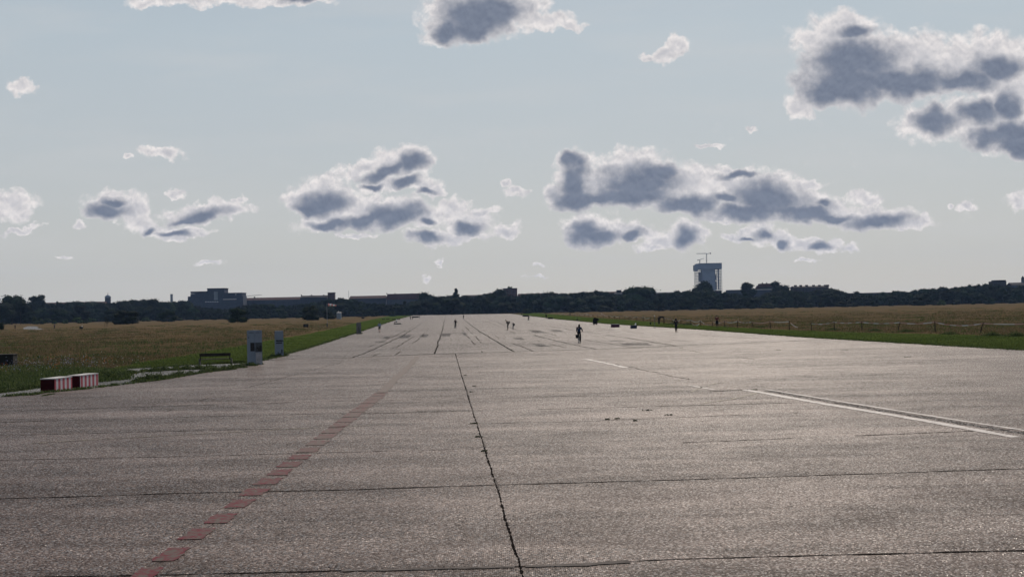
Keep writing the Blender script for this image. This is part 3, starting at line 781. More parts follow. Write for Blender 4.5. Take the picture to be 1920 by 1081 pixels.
# the closed mass of the wood behind the rows
r_u = np.random.default_rng(78); V = []; nn = 300; pxs = np.linspace(-60, 1990, nn); hs = []
for x_ in pxs:
    p = at(x_, interp(SKY_T, x_) + 3.2 + r_u.uniform(-1, 1.2), 1600); h_ = max(5, p.z); hs.append(h_)
    V += [(p.x, 1596, 0), (p.x, 1594 + r_u.uniform(-2, 2), h_ * .65), (p.x, 1600 + r_u.uniform(-2, 2), h_), (p.x, 1612, 0)]
F = [(4 * i + j, 4 * i + 4 + j, 4 * i + 5 + j, 4 * i + 1 + j) for i in range(nn - 1) for j in range(3)]
k = r_u.integers(0, nn, 14000); hk = np.array(hs)[k]; xk = np.array([v[0] for v in V[::4]])[k]
cs = np.stack([xk + r_u.uniform(-3, 3, 14000), r_u.uniform(1590, 1600, 14000), hk * np.sqrt(r_u.random(14000)) * 1.03], 1); nr = r_u.normal(size=cs.shape); nr /= np.linalg.norm(nr, axis=1, keepdims=True)
V2, F2 = leaf_quads(cs, nr, 1.2, r_u)
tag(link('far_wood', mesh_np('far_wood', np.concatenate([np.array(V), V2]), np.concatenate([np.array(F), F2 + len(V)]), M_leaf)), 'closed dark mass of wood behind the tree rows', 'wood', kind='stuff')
# single trees one can tell apart
TL = tree
TL('round1', 22, 553, 1080, 'tallest broad green tree of the grove at the left edge', wide=1.25)
TL('round3', 38, 560, 1065, 'green tree with a ragged right side, right-hand one of the grove at the left edge', wide=.9)
TL('round4', 2, 567, 1050, 'broad dark tree cut by the left edge of the photo', wide=1.2)
TL('round0', 56, 583, 1050, 'low green tree tucked against the right foot of the left grove', wide=1.2)
TL('poplar0', 62, 554.5, 1400, 'tall flat-topped poplar, left one of the close dark pair near the left edge', wide=1.0)
TL('poplar1', 73, 553, 1400, 'tall dark poplar, right one of the close pair near the left edge', wide=1.2)
TL('bush0', -3, 604, 900, 'dark round bush on the grass cut by the left edge of the photo', name='bush', cat='bush', base=618, wide=1.2)
TL('round2', 112, 579, 1100, 'round dark tree at the meadow edge below the brown roof line', wide=1.2)
TL('round0', 152, 572, 1120, 'broad dark tree at the meadow edge left of the domed church', wide=1.3)
TL('light0', 70, 594, 1000, 'pale green low bush beside the end of the gravel path', name='bush', cat='bush')
TL('light1', 102, 600, 1000, 'flat light green bush at the meadow edge beyond the path', name='bush', cat='bush')
TL('light0', 122, 600.5, 1000, 'small rounded light green bush left of the dark cart', name='bush', cat='bush')
TL('light1', 145, 594, 1000, 'tall pale bush beneath the broad dark tree left of the dome', name='bush', cat='bush', wide=1.1)
TL('light0', 160, 600, 980, 'wide pale bush beneath the domed church', name='bush', cat='bush')
TL('bush1', 235, 581, 750, 'large dome-shaped dark bush alone on the meadow under the domed church', base=607.5, wide=1.3)
TL('round2', 211, 579.5, 1050, 'dark tree just behind the left shoulder of the large domed bush', wide=1.2)
TL('bush2', 315, 582, 790, 'dark round tree on the meadow left of the stepped building', base=603, wide=1.1)
TL('bush0', 446, 577, 700, 'dark bushy tree alone on the meadow above the bench', base=604.5, wide=1.0)
TL('bush1', 584, 573, 780, 'rounded dark tree, left one of the pair beside the windsock', base=600, wide=.9)
TL('bush2', 616, 580, 780, 'wide low dark tree, right one of the pair, with the windsock in front', base=598, wide=1.25)
TL('cone0', 855, 541, 1460, 'pointed conifer rising above the treeline behind the runway', wide=1.1)
TL('round1', 799, 547.5, 1600, 'small round tree top standing out right of the long red roof')
TL('round2', 931, 541.5, 1500, 'loose feathery tree left of the blocky rooftop with greenery', wide=1.0)
TL('round4', 1196, 537, 1480, 'broad dark tree swelling above the flat pale-edged roof', wide=1.5)
TL('round3', 1220, 540.5, 1480, 'small dark tree top right of the broad one above the flat roof')
TL('round0', 1316, 527, 1600, 'bushy tree in front of the left foot of the scaffolded tower', wide=.95)
TL('round3', 1328, 529.5, 1600, 'lower tree in front of the middle of the tower foot', wide=.8)
TL('poplar0', 1400, 530.5, 1600, 'dark narrow tree, left one of the upright pair right of the tower', wide=1.2)
TL('poplar1', 1405.5, 529.5, 1600, 'dark narrow tree, right one of the upright pair right of the tower', wide=1.3)
TL('poplar0', 1456, 527, 1600, 'tall dark round-topped tree right of the steep roof', wide=1.3)
TL('round2', 1466, 534, 1600, 'dark tree sloping down right of the steep roof', wide=1.1)
TL('round3', 1562, 540, 1560, 'dark tree on the right flank of the big flat-topped mass', wide=1.3)
TL('round0', 1610, 546, 1540, 'small round tree top beside the little pale roof')
TL('bush0', 1240, 571, 1000, 'dark bush alone on the dry meadow behind the black signboard', base=583.0, wide=1.0)
TL('bush1', 1731, 549, 1150, 'rounded dark tree on the right meadow edge, darker than the wood behind', wide=.85)
TL('bush2', 1854, 556, 1150, 'small dark bush on the crest of the meadow near the right edge', wide=1.0)
TL('light0', 1764, 561, 1150, 'low pale bush right of the rounded dark tree on the right', name='bush', cat='bush')
TL('round4', 1289, 562, 1200, 'rounded dark tree under the tower at the meadow edge', wide=1.3)
TL('round1', 1234, 556, 1250, 'rounded dark tree in front of the pale flats', wide=1.1)
TL('light1', 1130, 571.5, 1200, 'pale green bush at the foot of the wood right of the runway end', name='bush', cat='bush')

# ------------------------------------------------------------------ buildings on the horizon
M_wall_b = plain('grey_render', (.050, .062, .088), .9, .15, .2); M_wall_d = plain('dark_render', (.038, .038, .044), .9, .2, .2)
M_wall_l = plain('pale_render', (.17, .20, .23), .9, .12, .2); M_brick = plain('brick_wall', (.07, .042, .042), .9, .25, .3)
M_roof = plain('brown_roof_tiles', (.065, .032, .030), .9, .25, .4); M_roof_d = plain('dark_roof', (.02, .018, .02), .9, .2, .4)
M_edge = plain('pale_roof_edge', (.42, .41, .40), .7, .1, .4); M_win = plain('window_glass', (.05, .06, .08), .5, .2, .5)
M_winl = plain('bright_window', (.5, .52, .55), .4, .1, .5); M_conc = plain('tower_concrete', (.15, .18, .225), .85, .12, .05)
M_steel = plain('dark_steel', (.06, .065, .07), .6, .2, .5); M_tgrey = plain('scaffold_steel', (.12, .125, .135), .6, .2, .5)

def block(b, name, mat, x0, x1, ytop, D, depth, ybot=None, hip=0):
    """one box of a building b, given by its outline in the photo at distance D"""
    o = b.location
    A, B = at(x0, ytop, D), at(x1, ytop, D); z1 = (A.z + B.z) / 2
    z0 = 0 if ybot is None else at((x0 + x1) / 2, ybot, D).z
    mb = MB(); c = Vector(((A.x + B.x) / 2 - o.x, D + depth / 2 - o.y, (z0 + z1) / 2))
    mb.box(c, (B.x - A.x, depth, z1 - z0))
    if hip:
        top = [v for v in mb.bm.verts if v.co.z > (z0 + z1) / 2]
        for v in top: v.co.y = c.y; v.co.x = c.x + (v.co.x - c.x) * (1 - hip)
    return mb.build(name, mat, b)
def windows(b, x0, x1, rows, n, D, mat=None, wfrac=.55, hpx=1.5, name='window'):
    o = b.location
    for y in rows:
        for i in range(n):
            xc = x0 + (x1 - x0) * (i + .5) / n; p = at(xc, y, D); w = (x1 - x0) / n * wfrac * D / FPX
            mb = MB(); mb.box((p.x - o.x, D - .12 - o.y, p.z), (w, .35, hpx * D / FPX)); mb.build(name, mat or M_win, b)
def bld(label, px, D, name='building', cat='building', **kw):
    p = at(px, 560, D); return empty(name, (p.x, p.y, 0), label=label, cat=cat, **kw)

D = 1750
b = bld('blue-grey stepped multi-storey building with a higher middle block, on the left horizon', 405, D)
block(b, 'wall', M_wall_b, 357, 453, 549.5, D, 30); block(b, 'wing', M_wall_b, 352, 357, 555.5, D, 28); block(b, 'wing', M_wall_b, 453, 455.5, 554.5, D, 25)
block(b, 'upper_storeys', M_wall_b, 357.3, 388.4, 547, D + 1, 26, 549.5); block(b, 'tower_block', M_wall_b, 388.5, 420.5, 541, D - .6, 24, 549.5)
block(b, 'roof', M_roof_d, 387.8, 421, 540, D - 1.5, 26, 541); block(b, 'roof', M_roof_d, 356.8, 388.6, 546, D - .4, 28, 547.0); block(b, 'roof', M_roof_d, 420.6, 453.5, 548.5, D - .4, 31, 549.5)
block(b, 'stair_strip', M_wall_l, 401, 408, 546.5, D - 1.2, 2, 562); block(b, 'canopy', M_edge, 418, 443, 560, D - 1.2, 2, 561.4)
windows(b, 360, 398, (551.5, 555.5, 559.5), 8, D); windows(b, 423, 450, (552.5, 556.5), 6, D); windows(b, 384, 410, (565.6,), 6, D, M_winl); windows(b, 391, 418, (544.3,), 5, D - 1.0, M_win); windows(b, 441, 443.5, (551.5,), 1, D - .2, M_winl, .8)
b = bld('long low terrace with a brown tiled roof right of the stepped building', 510, D + 30)
block(b, 'wall', M_wall_b, 458, 563, 562, D + 30, 16); block(b, 'roof', M_roof, 457, 564, 557, D + 29, 18, 562, hip=.02); windows(b, 516, 560, (564.5, 567.5), 9, D + 29.5); block(b, 'chimney', M_roof_d, 476, 478, 556, D + 36, 2, 560)
b = bld('row of flats with a ragged dark roof left of the square brick stack', 588, D + 20)
block(b, 'wall', M_wall_b, 563, 613, 557, D + 20, 16); block(b, 'roof', M_roof_d, 563, 613, 553.4, D + 19, 18, 557, hip=.03); windows(b, 566, 611, (559.5, 563), 8, D + 19)
for xx in (564, 583, 606): block(b, 'chimney', M_roof_d, xx, xx + 2, 552.2, D + 26, 2, 555)
b = bld('square brick block standing above the roofs left of the runway', 620.5, D)
block(b, 'wall', M_brick, 614.3, 627, 549, D, 10); block(b, 'roof', M_roof_d, 613.8, 627.5, 548, D - .5, 11, 549); windows(b, 616, 626, (553, 558), 3, D - .1)
b = bld('low house with a reddish roof between the brick block and the long red roof', 689, D + 10)
block(b, 'wall', M_wall_b, 655, 724, 559, D + 10, 16); block(b, 'roof', M_roof, 654, 724.5, 554, D + 9, 18, 559, hip=.04); windows(b, 660, 720, (561.5,), 12, D + 9.5); block(b, 'mast', M_steel, 653.4, 653.9, 544.5, D + 14, .5)
b = bld('long building with the deep dark red roof, tallest of the roofs left of the runway', 756, D)
block(b, 'wall', M_wall_b, 725, 788, 561, D, 16); block(b, 'roof', M_roof, 723.5, 789, 550, D - 1, 18, 561, hip=.05); windows(b, 728, 786, (563.5, 567.5), 10, D - .1)
for xx in (724.6, 740, 772): block(b, 'chimney', M_roof_d, xx, xx + 1.2, 548.8, D + 8, 1.6, 552)
b = bld('flat-roofed pale grey block between the red roof and the pointed conifer', 819, D + 25)
block(b, 'wall', M_wall_b, 790, 850, 557.5, D + 25, 15); block(b, 'roof', M_roof_d, 789.5, 850, 556.3, D + 24, 17, 557.5); windows(b, 794, 846, (560, 563.5), 9, D + 24.5); block(b, 'roof_hut', M_roof_d, 828, 834, 554.8, D + 30, 5, 556.4)
b = bld('grey block behind the trees right of the pointed conifer', 890, D + 25)
block(b, 'wall', M_wall_b, 866, 932, 556, D + 25, 15); block(b, 'roof', M_roof_d, 866, 903, 552.6, D + 24, 17, 556, hip=.06); windows(b, 868, 925, (558, 561.5), 10, D + 24.5)
b = bld('blocky dark red building with greenery on its roof, behind the runway', 956, D)
block(b, 'wall', M_brick, 943.2, 969.6, 541.3, D, 16); block(b, 'roof', M_roof_d, 942.8, 970, 540, D - .6, 17, 541.3); windows(b, 945, 968, (545, 549), 4, D - .1)
p = at(956, 540.5, D + 8); e = empty('bush', p, label='roof garden greenery on top of the blocky dark red building', cat='bush')
o = link('crown', TREES['light0'][0], e); o.scale = (4.5, 4, 3.4); o = link('trunk', TREES['light0'][1], e); o.scale = (4, 4, 3)
b = bld('long low building with a dark red roof right of the runway end', 1008, D + 10)
block(b, 'wall', M_wall_b, 970, 1047, 556, D + 10, 16); block(b, 'roof', M_roof, 969.8, 1048, 549.6, D + 9, 18, 556, hip=.03); windows(b, 974, 1044, (558.5,), 12, D + 9.5)
for xx in (1019, 1026.8): block(b, 'antenna', M_steel, xx, xx + .6, 545, D + 14, .6, 550)
b = bld('brown-roofed terrace left of the flat pale-edged building', 1130, D + 10)
block(b, 'wall', M_wall_d, 1102, 1172, 552, D + 10, 16); block(b, 'roof', M_roof, 1101, 1172, 546.6, D + 9, 18, 552, hip=.03); windows(b, 1106, 1150, (554,), 8, D + 9.5); block(b, 'chimney', M_roof_d, 1156, 1165, 543.5, D + 14, 4, 549)
b = bld('long flat-roofed block of flats with a pale roof edge under the broad tree', 1188, D - 60)
block(b, 'wall', M_wall_b, 1136, 1223, 549.8, D - 60, 14); block(b, 'roof_edge', M_edge, 1150, 1223.5, 548.5, D - 61, 15, 549.8); windows(b, 1139, 1221, (552.5, 556, 559.5, 563), 12, D - 60.1)
b = bld('brown block of flats with a pale parapet next to the flat pale-edged one', 1262, D - 60)
block(b, 'wall', M_brick, 1224.5, 1300, 549.0, D - 60, 14); block(b, 'parapet', M_edge, 1224.5, 1272, 547.6, D - 61, 15, 549); windows(b, 1228, 1297, (552, 555.5, 559), 11, D - 60.1)
b = bld('pale-edged low block directly below the scaffolded tower', 1340, D)
block(b, 'wall', M_wall_d, 1301, 1353, 545.2, D, 14); block(b, 'roof_edge', M_edge, 1328, 1353, 543.8, D - 1, 15, 545.2); windows(b, 1305, 1350, (548, 551.5), 8, D - .1)
b = bld('long flat building with a thin pale roof line right of the tower', 1415, D)
block(b, 'wall', M_wall_b, 1364, 1465, 543.4, D, 14); block(b, 'roof_edge', M_edge, 1364, 1465.5, 542.2, D - 1, 15, 543.4); windows(b, 1368, 1462, (546.5, 550, 553.5), 14, D - .1)
b = bld('house with a steep dark roof and chimneys above the long flat building', 1436, D + 120)
block(b, 'wall', M_wall_d, 1426, 1451, 537.5, D + 120, 16); block(b, 'roof', M_roof, 1425.4, 1451, 531.3, D + 119, 18, 537.5, hip=.0); block(b, 'wing', M_roof, 1417, 1427, 535, D + 121, 14, 543, hip=.7)
for xx in (1429, 1436.8, 1448): block(b, 'chimney', M_roof_d, xx, xx + 1.8, 529.3, D + 128, 2, 533)
b = bld('big dark flat-topped building with a bumpy roof line on the right', 1522, D + 60)
block(b, 'wall', M_wall_d, 1489, 1554, 538, D + 60, 25); block(b, 'roof', M_roof_d, 1488, 1554, 535.4, D + 59, 27, 538, hip=.02)
for k, xx in enumerate((1490, 1500, 1511, 1524, 1535, 1546, 1550.5)): block(b, 'roof_hut', M_roof_d, xx, xx + 4, 534.2 - .12 * k, D + 66, 5, 537)
windows(b, 1494, 1550, (541.5, 545), 9, D + 59.5)
b = bld('long low dark building with a small pale roof on the right horizon', 1640, D)
block(b, 'wall', M_wall_d, 1598, 1690, 549.5, D, 15); block(b, 'roof', M_roof_d, 1597, 1690, 548.3, D - 1, 16, 549.5); block(b, 'skylight', M_edge, 1601, 1611, 546.6, D + 2, 5, 548.2); windows(b, 1602, 1686, (551.5,), 12, D - .1)
b = bld('dark block with a lumpy flat top above the wood near the right edge', 1874, D - 60)
block(b, 'wall', M_wall_d, 1862, 1887, 527, D - 60, 16); block(b, 'roof', M_roof_d, 1865, 1886, 524.8, D - 58, 12, 527); windows(b, 1864, 1885, (530,), 5, D - 60.2)
b = bld('grey church-like hall with a dark roof at the right edge of the photo', 1912, D - 60, cat='church')
block(b, 'wall', M_wall_b, 1897, 1936, 534, D - 60, 18); block(b, 'roof', M_roof_d, 1896.5, 1936, 529, D - 61, 19, 534, hip=.02)
block(b, 'spire', M_wall_b, 1916.3, 1920.6, 521, D - 62, 3.2, 530); block(b, 'spire_cap', M_roof_d, 1916.3, 1920.6, 516.6, D - 62, 3.2, 521, hip=1)
b = bld('brown-roofed terrace on the left horizon behind the poplars', 122, D + 100)
block(b, 'wall', M_wall_d, 46, 196, 570, D + 100, 15); block(b, 'roof', M_roof, 45, 196, 566.4, D + 99, 16, 570, hip=.01)
b = bld('pale narrow slab tower left of the stepped building', 321, D + 300, name='tower', cat='tower')
block(b, 'shaft', M_wall_l, 319.2, 322.6, 551.5, D + 300, 5); block(b, 'cap', M_edge, 319.0, 322.8, 551, D + 299.6, 5.6, 551.5)
b = bld('little pale blue-grey hut at the meadow edge right of the windsock', 635, 800, name='hut', cat='hut')
block(b, 'wall', M_wall_l, 631, 639, 586, 800, 3); block(b, 'roof', M_edge, 630.8, 639.2, 584.8, 799.7, 3.6, 586, hip=.1); block(b, 'vent', M_edge, 634, 635.4, 582.8, 801, .5, 585)
# domed church
p = at(202.2, 560, 1950); b = empty('church', (p.x, p.y, 0), label='slate-blue onion-domed church tower with a cross above the left treeline', cat='church')
s_ = 1950 / FPX; zb = at(202, 566, 1950).z; zd = at(202, 560, 1950).z
MB().lathe([(5.2 * s_, 0), (5.2 * s_, zd), (5.9 * s_, zd + .3), (5.9 * s_, zd + 1)], n=12).build('drum', M_wall_b, b)
MB().lathe([(4.9 * s_, zd + 1), (5.7 * s_, zd + 2.2), (5.4 * s_, zd + 3.8), (4.1 * s_, zd + 5), (2.0 * s_, zd + 6), (.6 * s_, zd + 6.8), (.2, zd + 7.3)], n=16).build('dome', M_conc, b, True)
MB().bar((0, 0, zd + 7), (0, 0, zd + 10.2), .22).box((0, 0, zd + 9), (2.0, .3, .35)).build('cross', M_steel, b)
for a in range(6):
    an = a * math.tau / 6 - math.pi / 2; MB().box((math.cos(an) * 5.15 * s_, math.sin(an) * 5.15 * s_, zd - 3), (1.2, .5, 3), rz=an + math.pi / 2).build('window', M_win, b)

# high-rise under construction
D = 4000.; k_ = D / FPX; p = at(1327, 543, D)
tw = empty('high_rise', (p.x, p.y, 0), label='tall blue-grey high-rise under construction with open scaffolded sides and a wide top', cat='high-rise')
def tz(y): return at(1327, y, D).z
def tx(x): return at(x, 520, D).x - tw.location.x
def tbox(name, mat, x0, x1, y0, y1, dy0, dy1):
    return MB().box(((tx(x0) + tx(x1)) / 2, (dy0 + dy1) / 2, (tz(y0) + tz(y1)) / 2), (tx(x1) - tx(x0), dy1 - dy0, tz(y0) - tz(y1))).build(name, mat, tw)
MB().box(((tx(1315.3) + tx(1339.5)) / 2, 0, tz(503) / 2), (tx(1339.5) - tx(1315.3), 26, tz(503))).build('core', M_conc, tw)
tbox('crown_band', M_conc, 1304.5, 1352.2, 494.2, 504.4, -18, 18); tbox('crown_band', M_conc, 1301.2, 1306.8, 496.6, 507.4, -19, 15); tbox('roof_edge', M_steel, 1309.5, 1352.6, 493.5, 494.3, -18.5, 18.5)
for (xa, xb, nx_) in ((1303.2, 1315, 5), (1339.8, 1351.8, 5)):
    fr = MB()
    for i in range(nx_ + 1):
        xx = tx(xa) + (tx(xb) - tx(xa)) * i / nx_
        for yy in (-14, 14): fr.box((xx, yy, tz(503) / 2), (1.15, 1.15, tz(503)))
    fr.build('column_grid', M_tgrey, tw)
    for j in range(14):
        z = tz(542) + (tz(505) - tz(542)) * j / 13
        MB().box(((tx(xa) + tx(xb)) / 2, 0, z), (tx(xb) - tx(xa) + .8, 28.5, .9)).build('floor_slab', M_tgrey, tw)
for (x0, x1, y0, y1) in ((1310.2, 1313.2, 510, 527), (1341, 1343.5, 515, 525), (1340.5, 1343.5, 528, 543), (1346.8, 1348.2, 502, 543), (1313, 1315.5, 520, 535)): tbox('stair_core', M_conc, x0, x1, y0, y1, -4, 4)
def crane(label, xm, ybase, ytop, xj, yj, xc, yc, Dc=D, th=2.0, base0=None):
    p = at(xm, ybase, Dc); e = empty('tower_crane', p if base0 is None else (p.x, p.y, base0), label=label, cat='crane')
    q = lambda x, y: at(x, y, Dc) - e.location
    a, t = (q(xm, ybase) if base0 is None else Vector((0, 0, 0))), q(xm, ytop)
    mb = MB(); h = th * .5
    for sx in (-1, 1):
        for sy in (-1, 1): mb.bar(a + Vector((sx * h, sy * h, 0)), t + Vector((sx * h, sy * h, 0)), th * .12, n=4)
    n = 10
    for i in range(n):
        c0, c1 = a.lerp(t, i / n), a.lerp(t, (i + 1) / n); s1 = 1 if i % 2 else -1
        for sy in (-1, 1): mb.bar(c0 + Vector((-h * s1, sy * h, 0)), c1 + Vector((h * s1, sy * h, 0)), th * .1, n=4)
    mb.build('mast', M_steel, e)
    j, c = q(xj, yj), q(xc, yc); mb = MB(); up = Vector((0, 0, th * .9))
    mb.bar(t, j, th * .16, n=4); mb.bar(t + up, j + up * .2, th * .12, n=4)
    for i in range(12): u = i / 12; mb.bar(t.lerp(j, u) + up * (1 - .8 * u), t.lerp(j, u + 1 / 12), th * .08, n=4)
    mb.build('jib', M_steel, e)
    MB().bar(t, c, th * .3, n=4).build('counter_jib', M_steel, e); MB().box(c + Vector((0, 0, -th * .3)), (th * 1.3, th, th * 1.6)).build('counterweight', M_steel, e)
    MB().box(t + Vector((0, -th * .6, -th * .5)), (th * .9, th, th)).build('cab', M_tgrey, e)
    return e
crane('taller crane on the roof of the high-rise with a long flat jib to the left', 1324.8, 494, 475.6, 1305.6, 475.3, 1332, 474.4, th=2.6)
crane('smaller crane on the left of the high-rise roof with a raised jib', 1312, 496, 487, 1320, 484.3, 1308.6, 487.1, th=2.2)
crane('thin pale crane jib low in the sky right of the stepped building', 459, 558, 555.6, 491, 552.6, 456.5, 555.9, Dc=2300, th=1.4, base0=0)

# ------------------------------------------------------------------ people and bicycles
M_skin = plain('skin', (.36, .22, .16), .6, .08, 8); M_black = plain('black_cloth', (.012, .013, .017), .9, .3, 8)
M_navy = plain('navy_cloth', (.018, .026, .05), .9, .3, 8); M_grey = plain('grey_cloth', (.09, .10, .11), .9, .2, 8)
M_blue = plain('blue_shirt', (.16, .21, .30), .9, .2, 8); M_redc = plain('dark_red_cloth', (.10, .02, .02), .9, .2, 8)
M_hair = plain('dark_hair', (.018, .013, .010), .7, .3, 20); M_hair2 = plain('brown_hair', (.06, .035, .02), .7, .3, 20)
M_shoe = plain('shoe', (.03, .03, .03), .7, .2, 8); M_lite = plain('white_cloth', (.72, .72, .70), .8, .08, 8)
M_rub = plain('rubber', (.015, .015, .015), .8, .2, 8); M_bike = plain('bike_frame', (.02, .022, .026), .4, .2, 4, .5); M_chrome = plain('metal_rim', (.35, .36, .37), .35, .1, 4, .5, .8)
M_eye = plain('eye', (.02, .015, .012), .3, .1)

TMP = bpy.data.scenes.new('bake')
def skin_mesh(name, nodes, edges, root, sub=1):
    """nodes: name -> (position, radius); grown with a Skin modifier and baked"""
    ks = list(nodes); me = bpy.data.meshes.new(name); bm = bmesh.new(); lay = bm.verts.layers.skin.verify()
    vs = {}
    for k in ks:
        p, r = nodes[k]; v = bm.verts.new(p); v[lay].radius = (r, r) if not isinstance(r, tuple) else r; v[lay].use_root = (k == root); vs[k] = v
    for a, b in edges: bm.edges.new((vs[a], vs[b]))
    bm.to_mesh(me); bm.free()
    o = bpy.data.objects.new(name, me); TMP.collection.objects.link(o)
    o.modifiers.new('s', 'SKIN'); sd = o.modifiers.new('d', 'SUBSURF'); sd.levels = sub; sd.render_levels = sub
    TMP.view_layers[0].update(); dg = TMP.view_layers[0].depsgraph
    out = bpy.data.meshes.new_from_object(o.evaluated_get(dg)); out.name = name
    bpy.data.objects.remove(o); bpy.data.meshes.remove(me)
    return out
def V3(*a): return Vector(a)
BASE = dict(pel=V3(0, 0, .95), waist=V3(0, 0, 1.10), chest=V3(0, 0, 1.33), neck=V3(0, 0, 1.50), head=V3(0, 0, 1.60), top=V3(0, 0, 1.71),
            shL=V3(-.18, 0, 1.43), elL=V3(-.25, -.02, 1.15), haL=V3(-.26, .05, .90), shR=V3(.18, 0, 1.43), elR=V3(.25, -.02, 1.15), haR=V3(.26, .05, .90),
            hiL=V3(-.09, 0, .92), knL=V3(-.10, .04, .50), anL=V3(-.10, 0, .08), hiR=V3(.09, 0, .92), knR=V3(.10, .04, .50), anR=V3(.10, 0, .08))
def person(label, loc, rz, pose=None, top=M_black, legs=M_black, hair=M_hair, size=1.0, long_hair=False, shorts=False, hood=False, hat=None, skirt=False, face_dir=None, **kw):
    e = empty('person', loc, rz, label=label, cat='person', **kw)
    e.scale = (size,) * 3
    J = dict(BASE); J.update(pose or {})
    fd = (J['head'] - J['neck']).normalized()
    fw = (face_dir or V3(0, 1, 0)).normalized()
    # body: one continuous skin
    N = dict(pel=(J['pel'], (.13, .10)), waist=(J['waist'], (.115, .085)), chest=(J['chest'], (.14, .10)), neck=(J['neck'], .055), head=(J['head'], (.072, .085)), top=(J['top'], (.068, .08)))
    E_ = [('pel', 'waist'), ('waist', 'chest'), ('chest', 'neck'), ('neck', 'head'), ('head', 'top')]
    for s in 'LR':
        N['sh' + s] = (J['sh' + s], .055); N['el' + s] = (J['el' + s], .040); N['ha' + s] = (J['ha' + s], .026)
        N['hi' + s] = (J['hi' + s], .085); N['kn' + s] = (J['kn' + s], .058); N['an' + s] = (J['an' + s], .038)
        fo = Vector((fw.x, fw.y, 0)).normalized()
        N['to' + s] = (J['an' + s] + fo * .17 + V3(0, 0, -.045), .035)
        E_ += [('chest', 'sh' + s), ('sh' + s, 'el' + s), ('el' + s, 'ha' + s), ('pel', 'hi' + s), ('hi' + s, 'kn' + s), ('kn' + s, 'an' + s), ('an' + s, 'to' + s)]
        # palm and five fingers
        hd = (J['ha' + s] - J['el' + s]).normalized(); sd = hd.cross(V3(0, 0, 1)) if abs(hd.z) < .9 else hd.cross(fw); sd.normalize()
        N['pa' + s] = (J['ha' + s] + hd * .06, (.036, .018)); E_.append(('ha' + s, 'pa' + s))
        curl = fw * .03
        for i, (o_, ln) in enumerate(((-.03, .065), (-.01, .08), (.01, .075), (.03, .058))):
            a = J['ha' + s] + hd * .10 + sd * o_; b = a + hd * ln * .6 + curl
            N['f%d%s' % (i, s)] = (a, .010); N['g%d%s' % (i, s)] = (b, .008); E_ += [('pa' + s, 'f%d%s' % (i, s)), ('f%d%s' % (i, s), 'g%d%s' % (i, s))]
        N['th' + s] = (J['ha' + s] + hd * .05 + sd * .05 + curl, .011); E_.append(('ha' + s, 'th' + s))
    me = skin_mesh('body', N, E_, 'pel'); me.materials.clear(); me.materials.append(M_skin); me.materials.append(M_eye)
    bm = bmesh.new(); bm.from_mesh(me)
    side = fd.cross(fw).normalized(); hc = J['head'].lerp(J['top'], .35)
    def blob(p, r, mi=0):
        q = bmesh.ops.create_icosphere(bm, subdivisions=1, radius=r); bmesh.ops.translate(bm, vec=p, verts=q['verts'])
        for f in {f for v in q['verts'] for f in v.link_faces}: f.material_index = mi
    blob(hc + fw * .095, .018); blob(hc + side * .085, .022); blob(hc - side * .085, .022)
    for s in (-1, 1): blob(hc + fw * .085 + side * .03 * s + fd * .02, .010, 1)
    blob(hc + fw * .085 - fd * .045, .012, 1)
    bm.to_mesh(me); bm.free(); link('body', me, e)
    # clothes follow the body
    C = dict(pel=(J['pel'] + V3(0, 0, -.02), (.15, .12)), waist=(J['waist'], (.145, .115)), chest=(J['chest'], (.165, .125)), neck=(J['neck'] - fd * .02, .075))
    ce = [('pel', 'waist'), ('waist', 'chest'), ('chest', 'neck')]
    for s in 'LR':
        C['sh' + s] = (J['sh' + s], .078); C['el' + s] = (J['el' + s], .058); C['ha' + s] = (J['ha' + s] - (J['ha' + s] - J['el' + s]) * .08, .044)
        ce += [('chest', 'sh' + s), ('sh' + s, 'el' + s), ('el' + s, 'ha' + s)]
    me = skin_mesh('jacket', C, ce, 'pel'); me.materials.clear(); me.materials.append(top); link('jacket', me, e)
    C = dict(pel=(J['pel'], (.145, .115))); ce = []
    for s in 'LR':
        end = J['knL' if s == 'L' else 'knR'] if shorts else J['an' + s] + V3(0, 0, .03)
        C['hi' + s] = (J['hi' + s], .10); C['kn' + s] = ((J['kn' + s] if not shorts else J['hi' + s].lerp(J['kn' + s], .6)), .078); C['an' + s] = (end, .058 if not shorts else .08)
        ce += [('pel', 'hi' + s), ('hi' + s, 'kn' + s), ('kn' + s, 'an' + s)]
    me = skin_mesh('trousers', C, ce, 'pel'); me.materials.clear(); me.materials.append(legs); link('trousers', me, e)
    if skirt: MB().lathe([(.15, 1.02), (.21, .75), (.25, .48)], n=12).build('skirt', legs, e)
    for s in 'LR':
        p = J['an' + s]; MB().ball(p + fo * .07 + V3(0, 0, -.035), (.055, .055, .05), 6).ball(p + fo * .15 + V3(0, 0, -.05), (.05, .06, .035), 6).build('shoe', M_shoe, e, True)
    q = J['head'].lerp(J['top'], .55)
    mb = MB().ball(q - fw * .018 + fd * .02, (.098, .105, .11), 10)
    if long_hair: mb.ball(q - fw * .05 - fd * .12, (.10, .08, .17), 8)
    mb.build('hair', hair, e, True)
    if hood: MB().ball(q - fw * .02 - fd * .02, (.125, .13, .16), 10).ball(q - fw * .04 - fd * .17, (.16, .12, .10), 8).build('hood', top, e, True)
    if hat: MB().ball(q + fd * .035, (.115, .13, .10), 10).build('helmet', hat, e, True)
    return e
